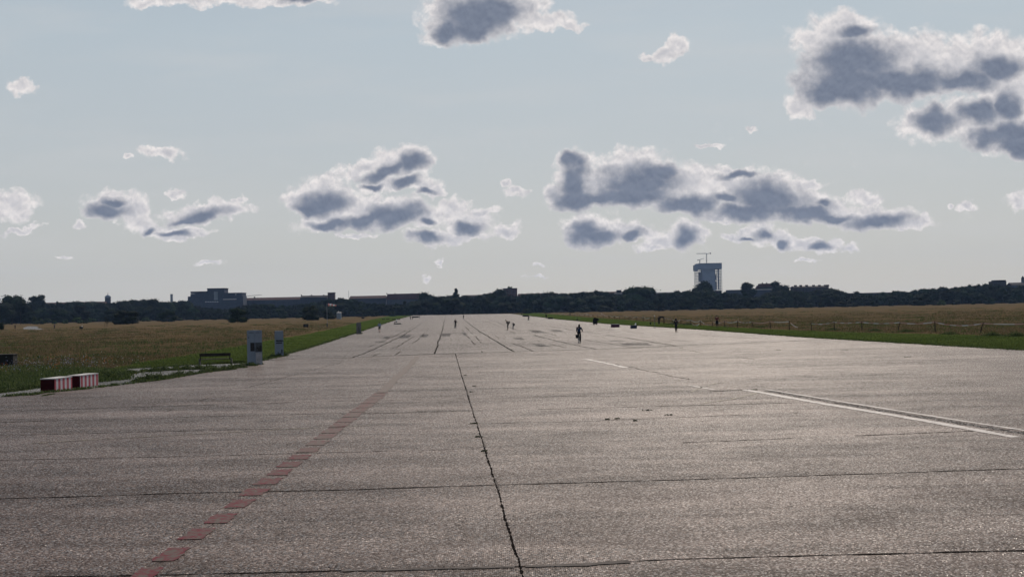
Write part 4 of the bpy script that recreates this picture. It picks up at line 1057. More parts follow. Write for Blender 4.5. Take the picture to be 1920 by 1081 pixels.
CYC = dict(pel=V3(0, -.22, 1.0), waist=V3(0, -.16, 1.14), chest=V3(0, -.02, 1.35), neck=V3(0, .06, 1.50), head=V3(0, .09, 1.60), top=V3(0, .10, 1.71),
           shL=V3(-.19, 0, 1.43), elL=V3(-.27, .14, 1.20), haL=V3(-.27, .34, 1.09), shR=V3(.19, 0, 1.43), elR=V3(.27, .14, 1.20), haR=V3(.27, .34, 1.09),
           hiL=V3(-.09, -.2, .97), knL=V3(-.11, .12, .78), anL=V3(-.12, .06, .40), hiR=V3(.09, -.2, .97), knR=V3(.11, .02, .62), anR=V3(.12, -.06, .19))
bikes = {}
def bicycle(label, loc, rz, group='bicycles ridden on the runway'):
    if not bikes:
        e = empty('bicycle', loc, rz)
        for y in (-.52, .54):
            w = MB().torus((0, y, .34), .33, .021, n=28).build('wheel', M_rub, e)   # torus in the x-z plane, turned below
            for v in w.data.vertices: x_, y_ = v.co.x, v.co.y - y; v.co.x, v.co.y = y_, y + x_
            r = MB().torus((0, y, .34), .30, .012, n=28)
            for i in range(12):
                a = i * math.tau / 12; r.bar((0, y, .34), (math.cos(a) * .3, y, .34 + math.sin(a) * .3), .003, n=4)
            r.bar((0, y - .0, .34), (.01, y, .34), .03)
            ro = r.build('rim', M_chrome, w)
            for v in ro.data.vertices: x_, y_ = v.co.x, v.co.y - y; v.co.x, v.co.y = y_, y + x_
            MB().torus((0, y, .34), .375, .018, n=24)
        f = MB(); bb, st, hd_, re = V3(0, -.02, .28), V3(0, -.17, .80), V3(0, .38, .80), V3(0, -.52, .34)
        for a, b in ((bb, st), (bb, hd_), (st, hd_ + V3(0, 0, .02)), (hd_ - V3(0, 0, .1), hd_ + V3(0, -.02, .12))): f.bar(a, b, .018)
        for s in (-1, 1): f.bar(bb, re + V3(s * .04, 0, 0), .011); f.bar(st, re + V3(s * .04, 0, 0), .010)
        f.build('frame', M_bike, e)
        f = MB()
        for s in (-1, 1): f.bar(hd_ - V3(0, 0, .1), V3(s * .05, .54, .34), .013)
        f.build('fork', M_bike, e)
        MB().bar(hd_ + V3(0, 0, .1), (0, .36, 1.04), .014).bar((-.28, .30, 1.06), (.28, .30, 1.06), .013).bar((-.30, .25, 1.06), (-.26, .36, 1.06), .017).bar((.30, .25, 1.06), (.26, .36, 1.06), .017).build('handlebar', M_bike, e)
        MB().bar(st, (0, -.20, .92), .014).ball((0, -.24, .94), (.08, .14, .035), 8).build('saddle', M_rub, e)
        mb = MB().bar((-.06, -.02, .28), (.06, -.02, .28), .02)
        mb.bar((-.07, -.02, .28), (-.08, .04, .40), .010).bar((.07, -.02, .28), (.08, -.06, .17), .010).box((-.12, .05, .40), (.09, .09, .02)).box((.12, -.06, .16), (.09, .09, .02)).torus((.05, -.02, .28), .085, .008, n=16)
        mb.build('crank', M_bike, e)
        MB().box((0, -.50, .74), (.12, .36, .02)).bar((-.05, -.52, .36), (-.05, -.52, .74), .006).bar((.05, -.52, .36), (.05, -.52, .74), .006).build('rear_rack', M_bike, e)
        bikes['e'] = e
    else:
        e = bikes['e'].copy(); COL.objects.link(e); e.location = loc; e.rotation_euler = (0, 0, rz)
        for c in list(bikes['e'].children):
            cc = c.copy(); COL.objects.link(cc); cc.parent = e
            for g in c.children: gg = g.copy(); COL.objects.link(gg); gg.parent = cc
    return tag(e, label, 'bicycle', group)
def on(px, py, z=ZR + .004): return G(px, py, z)
def rider(px, py, rz, plabel, blabel, **kw):
    loc = on(px, py); bicycle(blabel, loc, rz); return person(plabel, loc, rz, CYC, **kw)
rider(1086.5, 642.5, R_(-11), 'long-haired person in a dark blue jacket riding away, nearest cyclist to the camera', 'dark bicycle under the nearest rider, turned slightly right', top=M_navy, long_hair=True)
loc = on(1086.5, 642.5)
tag(MB().box((0, 0, 0), (.20, .36, .34), bev=.05).box((.0, 0, .14), (.22, .38, .10), bev=.03).bar((.06, -.1, .16), (.06, .1, .2), .012).build('pannier', M_black, None, False, loc + V3(-.26, -.42, .62), R_(-11)), 'bulky black bag hanging on the left side of the nearest bicycle', 'bag')
rider(854, 615, R_(170), 'cyclist in black riding on the left half of the runway, left of the long joint', 'bicycle of the black-clad cyclist on the left half of the runway')
rider(869.2, 597, R_(185), 'cyclist with a white helmet far out near the end of the runway', 'farthest bicycle, below the white-helmeted rider', hat=M_lite)
rider(991.2, 601, R_(160), 'small far cyclist in dark clothes near the right edge of the runway end', 'small bicycle near the right edge of the runway end', top=M_grey)
# walkers
person('adult with a backpack bending the head down over something in the hands, mid runway', on(952.5, 617.8), R_(78),
       dict(pel=V3(0, -.02, .95), waist=V3(0, .0, 1.10), chest=V3(0, .10, 1.32), neck=V3(0, .22, 1.47), head=V3(0, .31, 1.53), top=V3(0, .38, 1.60), shL=V3(-.18, .14, 1.41), shR=V3(.18, .14, 1.41),
            elL=V3(-.22, .16, 1.13), elR=V3(.22, .16, 1.13), haL=V3(-.08, .38, 1.12), haR=V3(.08, .38, 1.12)), face_dir=V3(0, .8, -.6))
tag(MB().box((0, 0, 0), (.32, .20, .46), bev=.07).box((0, -.11, -.06), (.22, .08, .22), bev=.03).build('backpack', M_black, None, False, on(952.5, 617.8) + V3(.20, 0, 1.24), R_(78)), 'black backpack on the back of the bending adult', 'backpack')
person('small child with a backpack standing beside the bending adult', on(962.6, 617.5), R_(75), dict(haL=V3(-.14, .42, 1.42), elL=V3(-.24, .18, 1.30)), size=.68, legs=M_grey)
tag(MB().ball((0, 0, 0), (.15, .11, .20), 8).ball((0, -.08, -.05), (.10, .06, .1), 6).build('backpack', M_black, None, True, on(962.6, 617.5) + V3(.16, -.02, .86), R_(75)), 'small black backpack worn by the child', 'backpack')
tag(MB().bar((0, 0, 0), (.05, 0, .9), .014).bar((.05, 0, .9), (.16, 0, 1.14), .014).bar((.16, 0, 1.14), (.30, 0, 1.10), .012).build('stick', M_grey, None, False, on(960.2, 617.6)), 'thin bent stick held up by the child', 'stick')
walk = dict(knL=V3(-.09, .12, .52), anL=V3(-.08, .02, .10), knR=V3(.08, .02, .50), anR=V3(.05, -.06, .08), haL=V3(-.24, .16, .95), haR=V3(.24, .14, .95))
person('person in a dark hooded jacket walking on the right edge of the runway', on(1267.8, 622.6), R_(170), walk, top=M_black, hood=True)
person('person in a blue shirt and dark shorts walking along the left runway edge', on(711.8, 623.2), R_(20), walk, top=M_blue, shorts=True)
person('person in a dark red top and long black skirt standing before the tape fence', G(1344.6, 613), R_(180), dict(haL=V3(-.10, .22, 1.10), haR=V3(.10, .22, 1.10)), top=M_redc, skirt=True, size=1.05)
person('slim dark figure standing on the grass left of the black signboard', G(1235.8, 608.0), R_(150), size=.95)
person('dark figure standing at the grass edge near the low black box', G(1024.2, 597.2), R_(180), top=M_black, size=1.05)
person('small dark figure far out in the right-hand meadow', G(1069, 592.4), R_(180), size=.95)
person('tiny dark figure at the right corner of the runway end', G(978.4, 591.6), R_(180), size=1.2)
person('tiny dark person on the grass far left of the gravel path', G(28.3, 617), R_(180), size=1.0)
person('tiny dark person on the meadow just right of the gravel path', G(102.2, 616.6), R_(180), size=1.05, top=M_navy)
person('left one of two dark people close together at the far left runway edge', on(769.6, 599.2), R_(175), walk)
person('right one of two dark people close together at the far left runway edge', on(773.2, 599.2), R_(185), walk, size=.98)
person('tiny figure with a pale top at the far left corner of the runway end', on(786.6, 596.6), R_(190), walk, top=M_grey, legs=M_grey, size=.9)
person('small reddish-dark figure on the grass at the far left end of the runway', G(758.5, 593.6), R_(180), top=M_redc, size=1.1)
sit = dict(pel=V3(0, 0, .32), waist=V3(0, -.03, .47), chest=V3(0, -.05, .70), neck=V3(0, -.03, .87), head=V3(0, 0, .97), top=V3(0, .02, 1.08), shL=V3(-.18, -.04, .80), shR=V3(.18, -.04, .80),
           elL=V3(-.24, .05, .55), elR=V3(.24, .05, .55), haL=V3(-.18, .25, .50), haR=V3(.18, .25, .50), hiL=V3(-.09, .02, .32), hiR=V3(.09, .02, .32), knL=V3(-.13, .40, .50), knR=V3(.13, .40, .50), anL=V3(-.12, .60, .10), anR=V3(.12, .60, .10))
person('person with a white cap sitting on a dark low block at the left runway edge', G(743.6, 607.4) + V3(0, 0, .30), R_(110), sit, hat=M_lite, top=M_lite)
tag(MB().box((0, 0, .16), (2.1, .6, .32), bev=.04).box((0.2, 0, .02), (2.2, .7, .05)).build('concrete_block', plain('dark_block', (.04, .04, .045)), None, False, G(745.3, 607.6)), 'dark low block under the seated white-capped person', 'block')

bpy.data.scenes.remove(TMP)
# ------------------------------------------------------------------ things on the field
def stripes(name, n, red, white):
    """vertical painted stripes along the local x of the block, worn"""
    s = NT(name, .7, .3); sp = s.t.nodes.new('ShaderNodeSeparateXYZ'); s.L(s.tc.outputs['Object'], sp.inputs[0])
    w = s.math('FRACT', s.math('MULTIPLY_ADD', sp.outputs[0], n, .25)); f = s.rng(w, .52, .54)
    nz = s.noise(s.coord(), 9, 5, .6); s.col(s.mix(s.rng(nz, .35, .8, 0, .35), s.mix(f, red, white), (.3, .28, .27))); return s.m
M_str = stripes('red_white_stripes', 2.45, (.36, .035, .055), (.52, .48, .49)); M_strend = plain('shaded_red_paint', (.032, .006, .008), .8, .25, 5, .05); M_btop = plain('block_top', (.42, .40, .39), .8, .12, 5)
def barrier(label, A, B, dep, h, group):
    d = (B - A).xy; L = d.length; rz = math.atan2(d.y, d.x)
    e = empty('barrier_block', (*((A + B) / 2).xy, .012), rz, label=label, cat='concrete barrier', group=group)
    MB().box((0, dep / 2, h / 2 - .01), (L, dep, h - .02), bev=.012).build('striped_side', M_str, e)
    MB().box((-L / 2 - .004, dep / 2, h / 2 - .01), (.02, dep - .02, h - .04)).build('end_face', M_strend, e)  # shade on the end turned from the sun, painted as a darker red
    MB().box((0, dep / 2, h - .005), (L + .03, dep + .03, .045), bev=.012).build('top_slab', M_btop, e)
    return e
A, B = G(102.5, 733.5, .012), G(134.3, 728.8, .012); dv = (B - A).normalized(); A_ = A; B_ = A + dv * 1.72
barrier('red and white striped concrete block, the nearer left one of the two', A_, B_, .66, .57, 'striped blocks on the shoulder')
A2 = G(150.5, 726.5, .012); barrier('red and white striped concrete block, the farther right one of the two', A2, A2 + dv * 1.95, .60, .57, 'striped blocks on the shoulder')
# bench
bl, br = G(375, 688, .012), G(432.5, 689, .012); br = bl + (br - bl).normalized() * (G(432.5, 684, .012) - G(375, 686, .012)).length
c = (G(374.5, 686, .012) + G(432.8, 684.5, .012)) / 2; dd = G(432.8, 684.5, .012) - G(374.5, 686, .012); L = dd.length
e = empty('park_bench', c, math.atan2(dd.y, dd.x), label='dark wooden bench with concrete ends facing away beside the grey pillars', cat='bench')
M_wood = plain('dark_bench_wood', (.022, .018, .016), .75, .3, 6)
MB().box((0, -.02, .72), (L, .035, .20), bev=.008).build('backrest', M_wood, e)
mb = MB(); [mb.box((0, .10 + .12 * k, .43), (L, .10, .04), bev=.006) for k in range(4)]; mb.build('seat', M_wood, e)
for s in (-1, 1):
    MB().bar((s * (L / 2 - .06), -.01, .40), (s * (L / 2 - .06), -.03, .82), .03).build('back_post', M_wood, e)
    MB().box((s * (L / 2 + .02), .26, .21), (.09, .50, .42), bev=.02).box((s * (L / 2 + .02), .0, .44), (.09, .10, .10), bev=.01).build('leg', M_apron, e)
# information pillars
M_pil = plain('blue_grey_pillar', (.16, .185, .225), .6, .07, 2); M_pilw = plain('pale_pillar', (.24, .235, .245), .7, .15, 4); M_poster = plain('black_print', (.012, .012, .014), .5, .3, 12); M_photo = plain('grey_print', (.04, .047, .055), .5, .5, 14)
def pillar(label, cx, cy, side, h, rz, name='info_pillar', **kw):
    g = G(cx, cy); e = empty(name, g, rz, label=label, cat='info pillar', **kw)
    return e
# corner towards the camera: faces A (left) and B (right)
g = G(478.5, 684.5); e = empty('info_pillar', g, R_(58), label='square blue-grey information pillar with black pictures, nearest one beside the bench', cat='info pillar')
sd = .68; h = 2.27
MB().box((sd / 2, .36, h / 2), (sd, .72, h), bev=.02).build('shaft', M_pil, e)
def decal(e, face, u0, u1, z0, z1, mat, name, t=.006):
    mb = MB()
    if face == 'A': mb.box((-t / 2 - .001, (u0 + u1) / 2, (z0 + z1) / 2), (t, u1 - u0, z1 - z0))
    else: mb.box(((u0 + u1) / 2, -t / 2 - .001, (z0 + z1) / 2), (u1 - u0, t, z1 - z0))
    return mb.build(name, mat, e)
decal(e, 'A', .02, .40, .92, 1.47, M_poster, 'printed_panel'); decal(e, 'B', .03, .64, .86, 1.47, M_photo, 'printed_panel')
mb = MB(); rp = random.Random(4)
for i in range(4):
    z = 1.36 - i * .10; u = .05
    while u < .36: w = rp.uniform(.02, .07); mb.box((-.0085, u + w / 2, z), (.003, w, .012)); u += w + .03
mb.build('printed_lines', M_photo, e)
mb = MB(); mb.box((.45, -.0095, 1.02), (.36, .004, .22)); mb.box((.22, -.0095, 1.12), (.16, .004, .12)); mb.box((.50, -.0095, 1.20), (.2, .004, .14)); mb.build('printed_shape', M_poster, e)
mb = MB(); u = .08
while u < .55: w = rp.uniform(.03, .08); mb.box((-.0045, u + w / 2, 2.12), (.003, w, .035)); u += w + .02
u = .08
while u < .55: w = rp.uniform(.03, .08); mb.box((u + w / 2, -.0045, 2.12), (w, .003, .035)); u += w + .02
mb.build('heading', M_photo, e)
decal(e, 'B', .08, .60, .10, .82, M_pilw, 'lit_patch', .003); decal(e, 'A', .5, .56, 1.75, 1.86, M_photo, 'sticker', .003)  # light on the lower right face, painted as a paler patch
g = G(523.8, 668.5); e = empty('info_pillar', g, R_(12), label='narrower blue-grey information pillar with two black lines of writing, second along the runway', cat='info pillar')
MB().box((0, .32, 1.0), (.66, .6, 2.03), bev=.02).build('shaft', M_pil, e)
mb = MB()
for z, u0, u1 in ((1.24, -.24, .31), (1.07, -.24, .20)):
    u = u0
    while u < u1: w = rp.uniform(.03, .075); mb.box((u + w / 2, .014, z + rp.uniform(-.012, .012)), (w, .012, rp.uniform(.07, .13))); u += w + rp.uniform(.004, .018)
mb.build('writing', M_poster, e)
MB().box((.20, .015, .42), (.10, .01, .30)).build('stain', M_photo, e)
g = G(673, 626.2); e = empty('info_pillar', g, R_(10), label='slim grey information pillar standing alone on the mown strip near the walking person in blue', cat='info pillar')
M_pil3 = plain('grey_brown_pillar', (.13, .12, .12), .8, .15, 2)
hh = at(673, 604.3, g.y).z; MB().box((0, .3, hh / 2), (.72, .55, hh), bev=.02).build('shaft', M_pil3, e)
MB().box((0, .015, hh * .42), (.36, .012, hh * .45)).build('printed_panel', M_apron, e); MB().box((0, .3, .03), (.9, .75, .06)).build('foot', M_apron, e)
# dark box at the left edge
g = G(-2, 688); e = empty('storage_box', g, R_(6), label='black storage box cut off by the left edge of the photo', cat='storage box')
MB().box((0, .5, .42), (1.9, 1.0, .82), bev=.02).build('body', M_rub, e); MB().box((0, .5, .86), (1.98, 1.06, .06), bev=.01).build('lid', M_rub, e)
for s in (-.5, .5): MB().box((s, -.012, .70), (.1, .03, .08)).build('latch', M_steel, e)
# sign boards
def signboard(label, x0, x1, y0, y1, base, legs_=2, name='signboard'):
    g = G((x0 + x1) / 2, base); e = empty(name, g, 0, label=label, cat='sign')
    s = g.y / FPX; z0, z1 = (base - y1) * s, (base - y0) * s; w = (x1 - x0) * s
    MB().box((0, 0, (z0 + z1) / 2), (w, .06, z1 - z0), bev=.01).build('board', M_rub, e)
    MB().box((0, -.04, (z0 + z1) / 2), (w * .45, .015, (z1 - z0) * .35)).build('print', M_photo, e)
    for q in (-1, 1): MB().bar((q * w * .38, .05, 0), (q * w * .38, .05, z1 * .95), .04).build('post', M_rub, e)
signboard('small dark notice board standing in the left meadow before the windsock', 568.8, 578.2, 607, 613, 615)
signboard('long black signboard on posts behind the slim standing figure', 1234.5, 1245, 592.6, 596, 607.4)
# wind sock
g = G(613.6, 612.4); ms = g.y / FPX; e = empty('windsock', g, 0, label='pink and white windsock streaming to the right from its thin mast', cat='windsock')
H_ = (612.4 - 571) * ms; MB().bar((0, 0, 0), (0, 0, H_ + .3), .07, .04).build('mast', M_pilw, e); MB().bar((0, 0, 0), (0, 0, .9), .16, .14).build('base', M_photo, e)
M_sp = plain('faded_pink_cloth', (.62, .25, .23), .8, .15, 3)
for k in range(5):
    x0_, x1_ = .35 + k * .42, .35 + (k + 1) * .42; r0, r1 = .36 - k * .045, .36 - (k + 1) * .045; zz = lambda q: H_ - .05 * q - .03 * q * q
    MB().bar((x0_, 0, zz(x0_)), (x1_, 0, zz(x1_)), r0, r1, 12).build('sleeve', M_sp if k % 2 == 0 else M_lite, e)
MB().torus((.35, 0, H_ - .02), .36, .03, n=16).bar((0, 0, H_), (.35, 0, H_ + .3), .02).build('hoop', M_steel, e)
# sapling with stakes under the domed church
g = G(199, 612.6); ms = g.y / FPX; e = empty('sapling', g, 0, label='thin young tree tied between stakes alone in the left meadow', cat='sapling')
hh = 18 * ms; mb = MB().bar((0, 0, 0), (.1, 0, hh * .9), .07, .03)
for k in range(6): a = k * 2.1; z = hh * (.35 + .1 * k); mb.bar((0.05, 0, z), (.05 + math.cos(a) * .7, math.sin(a) * .6, z + .5), .03, .01)
mb.build('trunk', M_bark, e)
r9 = np.random.default_rng(9); cs = np.concatenate([np.array([.05 + math.cos(k * 2.1) * .45, math.sin(k * 2.1) * .4, hh * (.38 + .1 * k) + .3]) + r9.normal(size=(60, 3)) * .22 for k in range(6)])
V, F = leaf_quads(cs, r9.normal(size=cs.shape), .10, r9); link('crown', mesh_np('crown', V, F, M_leaf), e)
for s in (-1, 1): MB().bar((s * .6, 0, 0), (s * .6, 0, 1.6), .05).build('stake', M_bark, e)
MB().box((0, 0, 1.45), (1.25, .04, .08)).build('crossbar', M_bark, e)
# cart
g = G(152.5, 617.2); e = empty('cargo_trolley', g, 0, label='dark boxy trolley with a white bundle on top in the left meadow', cat='trolley')
MB().box((0, 0, .55), (1.0, .7, .6), bev=.05).build('box', M_rub, e); MB().ball((.28, 0, .95), (.18, .2, .13), 8).build('bundle', M_lite, e, True)
for s in (-.3, .3): MB().torus((s, -.36, .2), .17, .04, n=16).build('wheel', M_rub, e)
MB().bar((-.5, 0, .8), (-.62, 0, 1.15), .03).build('handle', M_steel, e)
# dark waste container with a tilted lid at the right edge
g = G(1116.5, 608.4); ms = g.y / FPX; e = empty('waste_container', g, R_(4), label='black upright container with a tilted lid hanging to the right, on the right runway edge', cat='container')
MB().box((-.05, 0, .72), (.92, .7, 1.12), bev=.10).build('body', M_rub, e)
MB().box((.10, 0, 1.30), (.95, .72, .16), rot=Euler((0, R_(16), 0)), bev=.05).box((.58, 0, 1.02), (.30, .5, .42), rot=Euler((0, R_(-22), 0)), bev=.08).build('lid', M_black, e)
for s in (-.32, .22): MB().box((s, 0, .09), (.26, .5, .2), bev=.03).build('foot', M_rub, e)
tag(MB().box((-.7, -.1, .05), (.5, .4, .10), bev=.03).build('bag', M_black, None, False, g + V3(0, 0, 0)), 'flat black bag lying left of the black container', 'bag')
# low blocks on the right edge
def lowblock(label, px, py, w, d, h, mat, topmat, rz=.06):
    e = empty('concrete_block', G(px, py), rz, label=label, cat='block')
    MB().box((0, d / 2, h / 2 - .02), (w, d, h - .04), bev=.02).build('block', mat, e); MB().box((0, d / 2, h - .02), (w + .03, d + .02, .06), bev=.015).build('top_slab', topmat, e)
    return e
M_plum = plain('dark_plum_paint', (.06, .022, .045), .8, .3, 5)
lowblock('dark striped low block with a pale top, right of the black container', 1154.2, 613.6, 1.38, .8, .56, M_plum, M_btop)
lowblock('dark blue-grey low block with a small white thing on it', 1188.8, 615.8, .95, .7, .52, M_navy, M_photo)
g = G(1192, 615.4); tag(MB().ball((0, .3, .62), (.13, .12, .12), 8).ball((.05, .3, .80), (.08, .08, .09), 8).bar((-.1, .3, .56), (.1, .3, .6), .05).build('bundle', M_lite, None, True, g), 'small white bundle on the dark blue-grey low block', 'bundle')
lowblock('low black box at the grass edge next to the far standing figure', 1032, 597.8, 1.9, .8, .55, M_rub, M_rub, .0)
lowblock('low black box near the right corner of the runway end', 985.5, 593.2, 3.2, 1.0, .8, M_rub, M_rub, .0)
lowblock('pair of dark mounds joined as one block in the left meadow', 680.5, 597.0, 2.0, 1, .95, M_rub, M_rub, .0)
lowblock('long low dark block at the far left corner of the runway', 779, 595.2, 4.2, 1, .85, M_rub, M_rub, .1)
for k, xx in enumerate((717.5, 720.7, 725.5, 728.8, 737, 740.5, 744.5, 748.8)):
    e = empty('bollard', G(xx, 598.9 - .03 * k), label='small dark block, %s from the left in the row on the left mown strip' % ORD[k], cat='bollard', group='row of small dark blocks on the left mown strip')
    MB().box((0, 0, .22), (.62, .5, .44), bev=.05).build('block', M_rub, e); MB().box((0, 0, .46), (.66, .54, .05)).build('cap', M_photo, e)
# marker pole, marker cone, bag
g = G(1227.8, 614.6); e = empty('marker_pole', g, label='thin grey pole with a pale knob on the right mown strip', cat='pole'); hh = 22.5 * g.y / FPX
MB().bar((0, 0, 0), (0, 0, hh), .035).build('shaft', M_tgrey, e); MB().ball((0, 0, hh), .10, 8).build('knob', M_lite, e, True); MB().bar((0, 0, 0), (0, 0, .08), .25, .2, 12).build('foot', M_rub, e)
g = G(1082.4, 601.2); e = empty('marker_cone', g, label='small black cone with a thin rod on the grass behind the nearest cyclist', cat='cone')
MB().bar((0, 0, .03), (0, 0, .55), .42, .10, 12).build('cone', M_rub, e); MB().bar((0, 0, .5), (0, 0, 1.9), .03).build('rod', M_steel, e); MB().box((0, 0, .03), (1.0, .8, .06)).build('foot', M_rub, e)
tag(MB().ball((0, 0, .18), (.20, .17, .19), 8).ball((.02, 0, .38), (.06, .06, .08), 6).build('bag', M_black, None, True, G(1219.8, 607.6)), 'small round black bag on the grass left of the thin grey pole', 'bag')
tag(MB().ball((0, 0, .10), (.22, .15, .11), 8).bar((-.12, 0, .12), (.12, 0, .2), .03).build('ball', M_rub, None, True, on(861, 594.8)), 'small dark object lying on the far runway beside the white-helmeted cyclist', 'object')

# ------------------------------------------------------------------ tape fence on the right
M_post = plain('fence_post_wood', (.035, .028, .022), .85, .3, 6)
s_ = NT('barrier_tape', .5, .4); spx = s_.t.nodes.new('ShaderNodeSeparateXYZ'); s_.L(s_.tc.outputs['Object'], spx.inputs[0])
s_.col(s_.mix(s_.rng(s_.math('FRACT', s_.math('MULTIPLY', spx.outputs[0], 1.6)), .5, .52), (.48, .45, .42), (.38, .22, .18))); M_tape = s_.m
FP = [(1046, 590.2, 587), (1056, 591, 587.6), (1067, 591.8, 587), (1077, 592.4, 588), (1087, 593.0, 588.4), (1096, 593.8, 588.2), (1104, 594.4, 588.6), (1112, 595, 588.6), (1121, 595.6, 589), (1131, 596.2, 589.5), (1142, 597, 589.5), (1152.5, 597.8, 590.4), (1162, 598.4, 591), (1172, 599, 591.5), (1181.5, 599.4, 591.6), (1193.3, 600.2, 592.4), (1206.5, 601.6, 593.2),
      (1219, 602.6, 594.4), (1245.5, 606.4, 594.6), (1260.4, 606.6, 597.6), (1276.9, 607.6, 598.4), (1295, 608.6, 599), (1314, 610, 600), (1336, 611.4, 600.6), (1359, 612.4, 600.4), (1383, 613.8, 600.6), (1412, 612.6, 602.4), (1444.6, 615, 601.2), (1480, 618, 601.2), (1521.8, 618.4, 605), (1564.5, 618.6, 602.4), (1616.4, 618.8, 602.6), (1683.5, 620, 603.4), (1753.6, 621.6, 602.4), (1838, 623, 605.2), (1932, 626, 606), (2060, 630, 604)]
e = empty('tape_fence', G(1480, 618), label='long fence of leaning wooden posts strung with sagging white and red tape', cat='fence')
o3 = e.location; rf = random.Random(8); tops = []
for i, (x, yb, yt) in enumerate(FP):
    g = G(x, yb); h = (yb - yt) * g.length / FPX * .98; lean = {26: (-.18, 0), 32: (.30, 0), 34: (.38, 0), 27: (-.06, 0)}.get(i, (rf.uniform(-.05, .05), rf.uniform(-.05, .05)))
    t = g + V3(lean[0], lean[1], h)
    MB().bar(g - o3 - V3(0, 0, .05), g.lerp(t, .6) - o3 + V3(lean[0] * -.1, 0, 0), .065, .06, 7).bar(g.lerp(t, .6) - o3 + V3(lean[0] * -.1, 0, 0), t - o3, .06, .05, 7).build('post', M_post, e)
    tops.append((g, t, h))
for i, ((g0, t0, h0), (g1, t1, h1)) in enumerate(zip(tops, tops[1:])):
    if i in (17, 28): continue
    a, b = g0.lerp(t0, .90), g1.lerp(t1, .92); L = (b - a).length; sag = {33: .22, 29: .22, 31: .1, 32: .12, 34: .05}.get(i, rf.uniform(.04, .22)) * min(1.4, L / 5)
    if i == 22: b = b - V3(0, 0, .55); sag = .35
    if i < 16: sag = rf.uniform(.1, .5)
    bm = bmesh.new(); n = 16; prev = None
    for k in range(n + 1):
        u = k / n; p = a.lerp(b, u) - V3(0, 0, sag * 4 * u * (1 - u)) - o3; tw_ = math.sin(u * 9 + i) * .6
        hw = .055 * (1 + .0 * k); dz = math.cos(tw_) * hw; dy = math.sin(tw_) * hw
        pr = (bm.verts.new(p + V3(0, dy, dz)), bm.verts.new(p - V3(0, dy, dz)))
        if prev: bm.faces.new((prev[0], prev[1], pr[1], pr[0]))
        prev = pr
    me = bpy.data.meshes.new('tape'); bm.to_mesh(me); bm.free(); me.materials.append(M_tape); link('tape', me, e)
# loose ends of tape
for a, b, sg in ((G(1483, 618) + V3(0, 0, .85), G(1496, 613.5), .1), (G(1298, 610) + V3(0, 0, .30), G(1311, 610.5) + V3(0, 0, .35), .30), (G(1098, 591) + V3(0, 0, 1.3), G(1110, 592), .2), (G(1126, 592) + V3(0, 0, 1.5), G(1140, 596) + V3(0, 0, .5), .3)):
    bm = bmesh.new(); prev = None
    for k in range(11):
        u = k / 10; p = a.lerp(b, u) - V3(0, 0, sg * 4 * u * (1 - u)) - o3; pr = (bm.verts.new(p + V3(0, 0, .08)), bm.verts.new(p - V3(0, .04, .07)))
        if prev: bm.faces.new((prev[0], prev[1], pr[1], pr[0]))
        prev = pr
    me = bpy.data.meshes.new('loose_tape'); bm.to_mesh(me); bm.free(); me.materials.append(M_tape); link('loose_tape', me, e)

# ------------------------------------------------------------------ grass, weeds, flowers (stuff)
def in_poly(px, py, poly):
    ins = np.zeros(len(px), bool); n = len(poly)
    for i in range(n):
        (x1, y1), (x2, y2) = poly[i], poly[(i + 1) % n]
        c = ((y1 > py) != (y2 > py)) & (px < (x2 - x1) * (py - y1) / (y2 - y1 + 1e-12) + x1); ins ^= c
    return ins
def px_ground(px, py):
    a = (px - 960) / FPX; b = (540.5 - py) / FPX
    d = np.array(_F)[None] + a[:, None] * np.array(_R)[None] + b[:, None] * np.array(_U)[None]
    t = -CAMH / d[:, 2]; return d * t[:, None] + np.array([0, 0, CAMH])
def scatter(poly, n, seed, near_bias=0.):
    """points spread over a photo-outlined piece of ground, evenly per picture area so far grass stays covered"""
    r = np.random.default_rng(seed); P_ = np.array(poly); out = []
    while sum(len(o) for o in out) < n:
        x = r.uniform(P_[:, 0].min(), P_[:, 0].max(), n); y = r.uniform(P_[:, 1].min(), P_[:, 1].max(), n)
        k = in_poly(x, y, poly); out.append(np.stack([x[k], y[k]], 1))
    q = np.concatenate(out)[:n]; return px_ground(q[:, 0], q[:, 1])
def blade_mesh(name, pts, h, w, mats, seed, blades_=4, spread=.5, midx=None, z=0.):
    r = np.random.default_rng(seed); n = len(pts) * blades_
    base = np.repeat(pts, blades_, 0) + np.concatenate([r.normal(size=(n, 2)) * spread * .5, np.zeros((n, 1))], 1); base[:, 2] = z - .02
    hh = (np.repeat(h, blades_) if isinstance(h, np.ndarray) else h) * r.uniform(.5, 1.2, n)
    an = r.uniform(0, math.tau, n); dx, dy = np.cos(an), np.sin(an); ww = w * r.uniform(.6, 1.4, n) * (np.repeat(np.maximum(1, pts[:, 1] / 120), blades_))
    l = r.normal(size=(n, 2)) * .3
    side = np.stack([dx, dy, 0 * dx], 1) * ww[:, None] / 2; tip = base + np.stack([l[:, 0] * hh, l[:, 1] * hh, hh], 1); mid = base + np.stack([l[:, 0] * hh * .3, l[:, 1] * hh * .3, hh * .6], 1)
    V = np.stack([base - side, base + side, mid + side * .8, tip, mid - side * .8], 1).reshape(-1, 3)
    I = np.arange(n)[:, None] * 5
    F = np.concatenate([I + np.array([[0, 1, 2]]), I + np.array([[0, 2, 4]]), I + np.array([[4, 2, 3]])], 1).reshape(-1, 3)
    return mesh_np(name, V, F, mats, None if midx is None else np.repeat(midx, blades_ * 3))
LM = [(-60, 606), (250, 604), (500, 597), (740, 590), (696, 598), (637, 612), (533, 632), (460, 645), (375, 660), (320, 669), (240, 681), (190, 692), (240, 700), (185, 708), (130, 716), (-60, 735)]
RM = [(1030, 588), (1200, 582), (1500, 575), (1960, 566), (1960, 630), (1620, 622.5), (1500, 619), (1370, 612.5), (1240, 604), (1100, 594)]
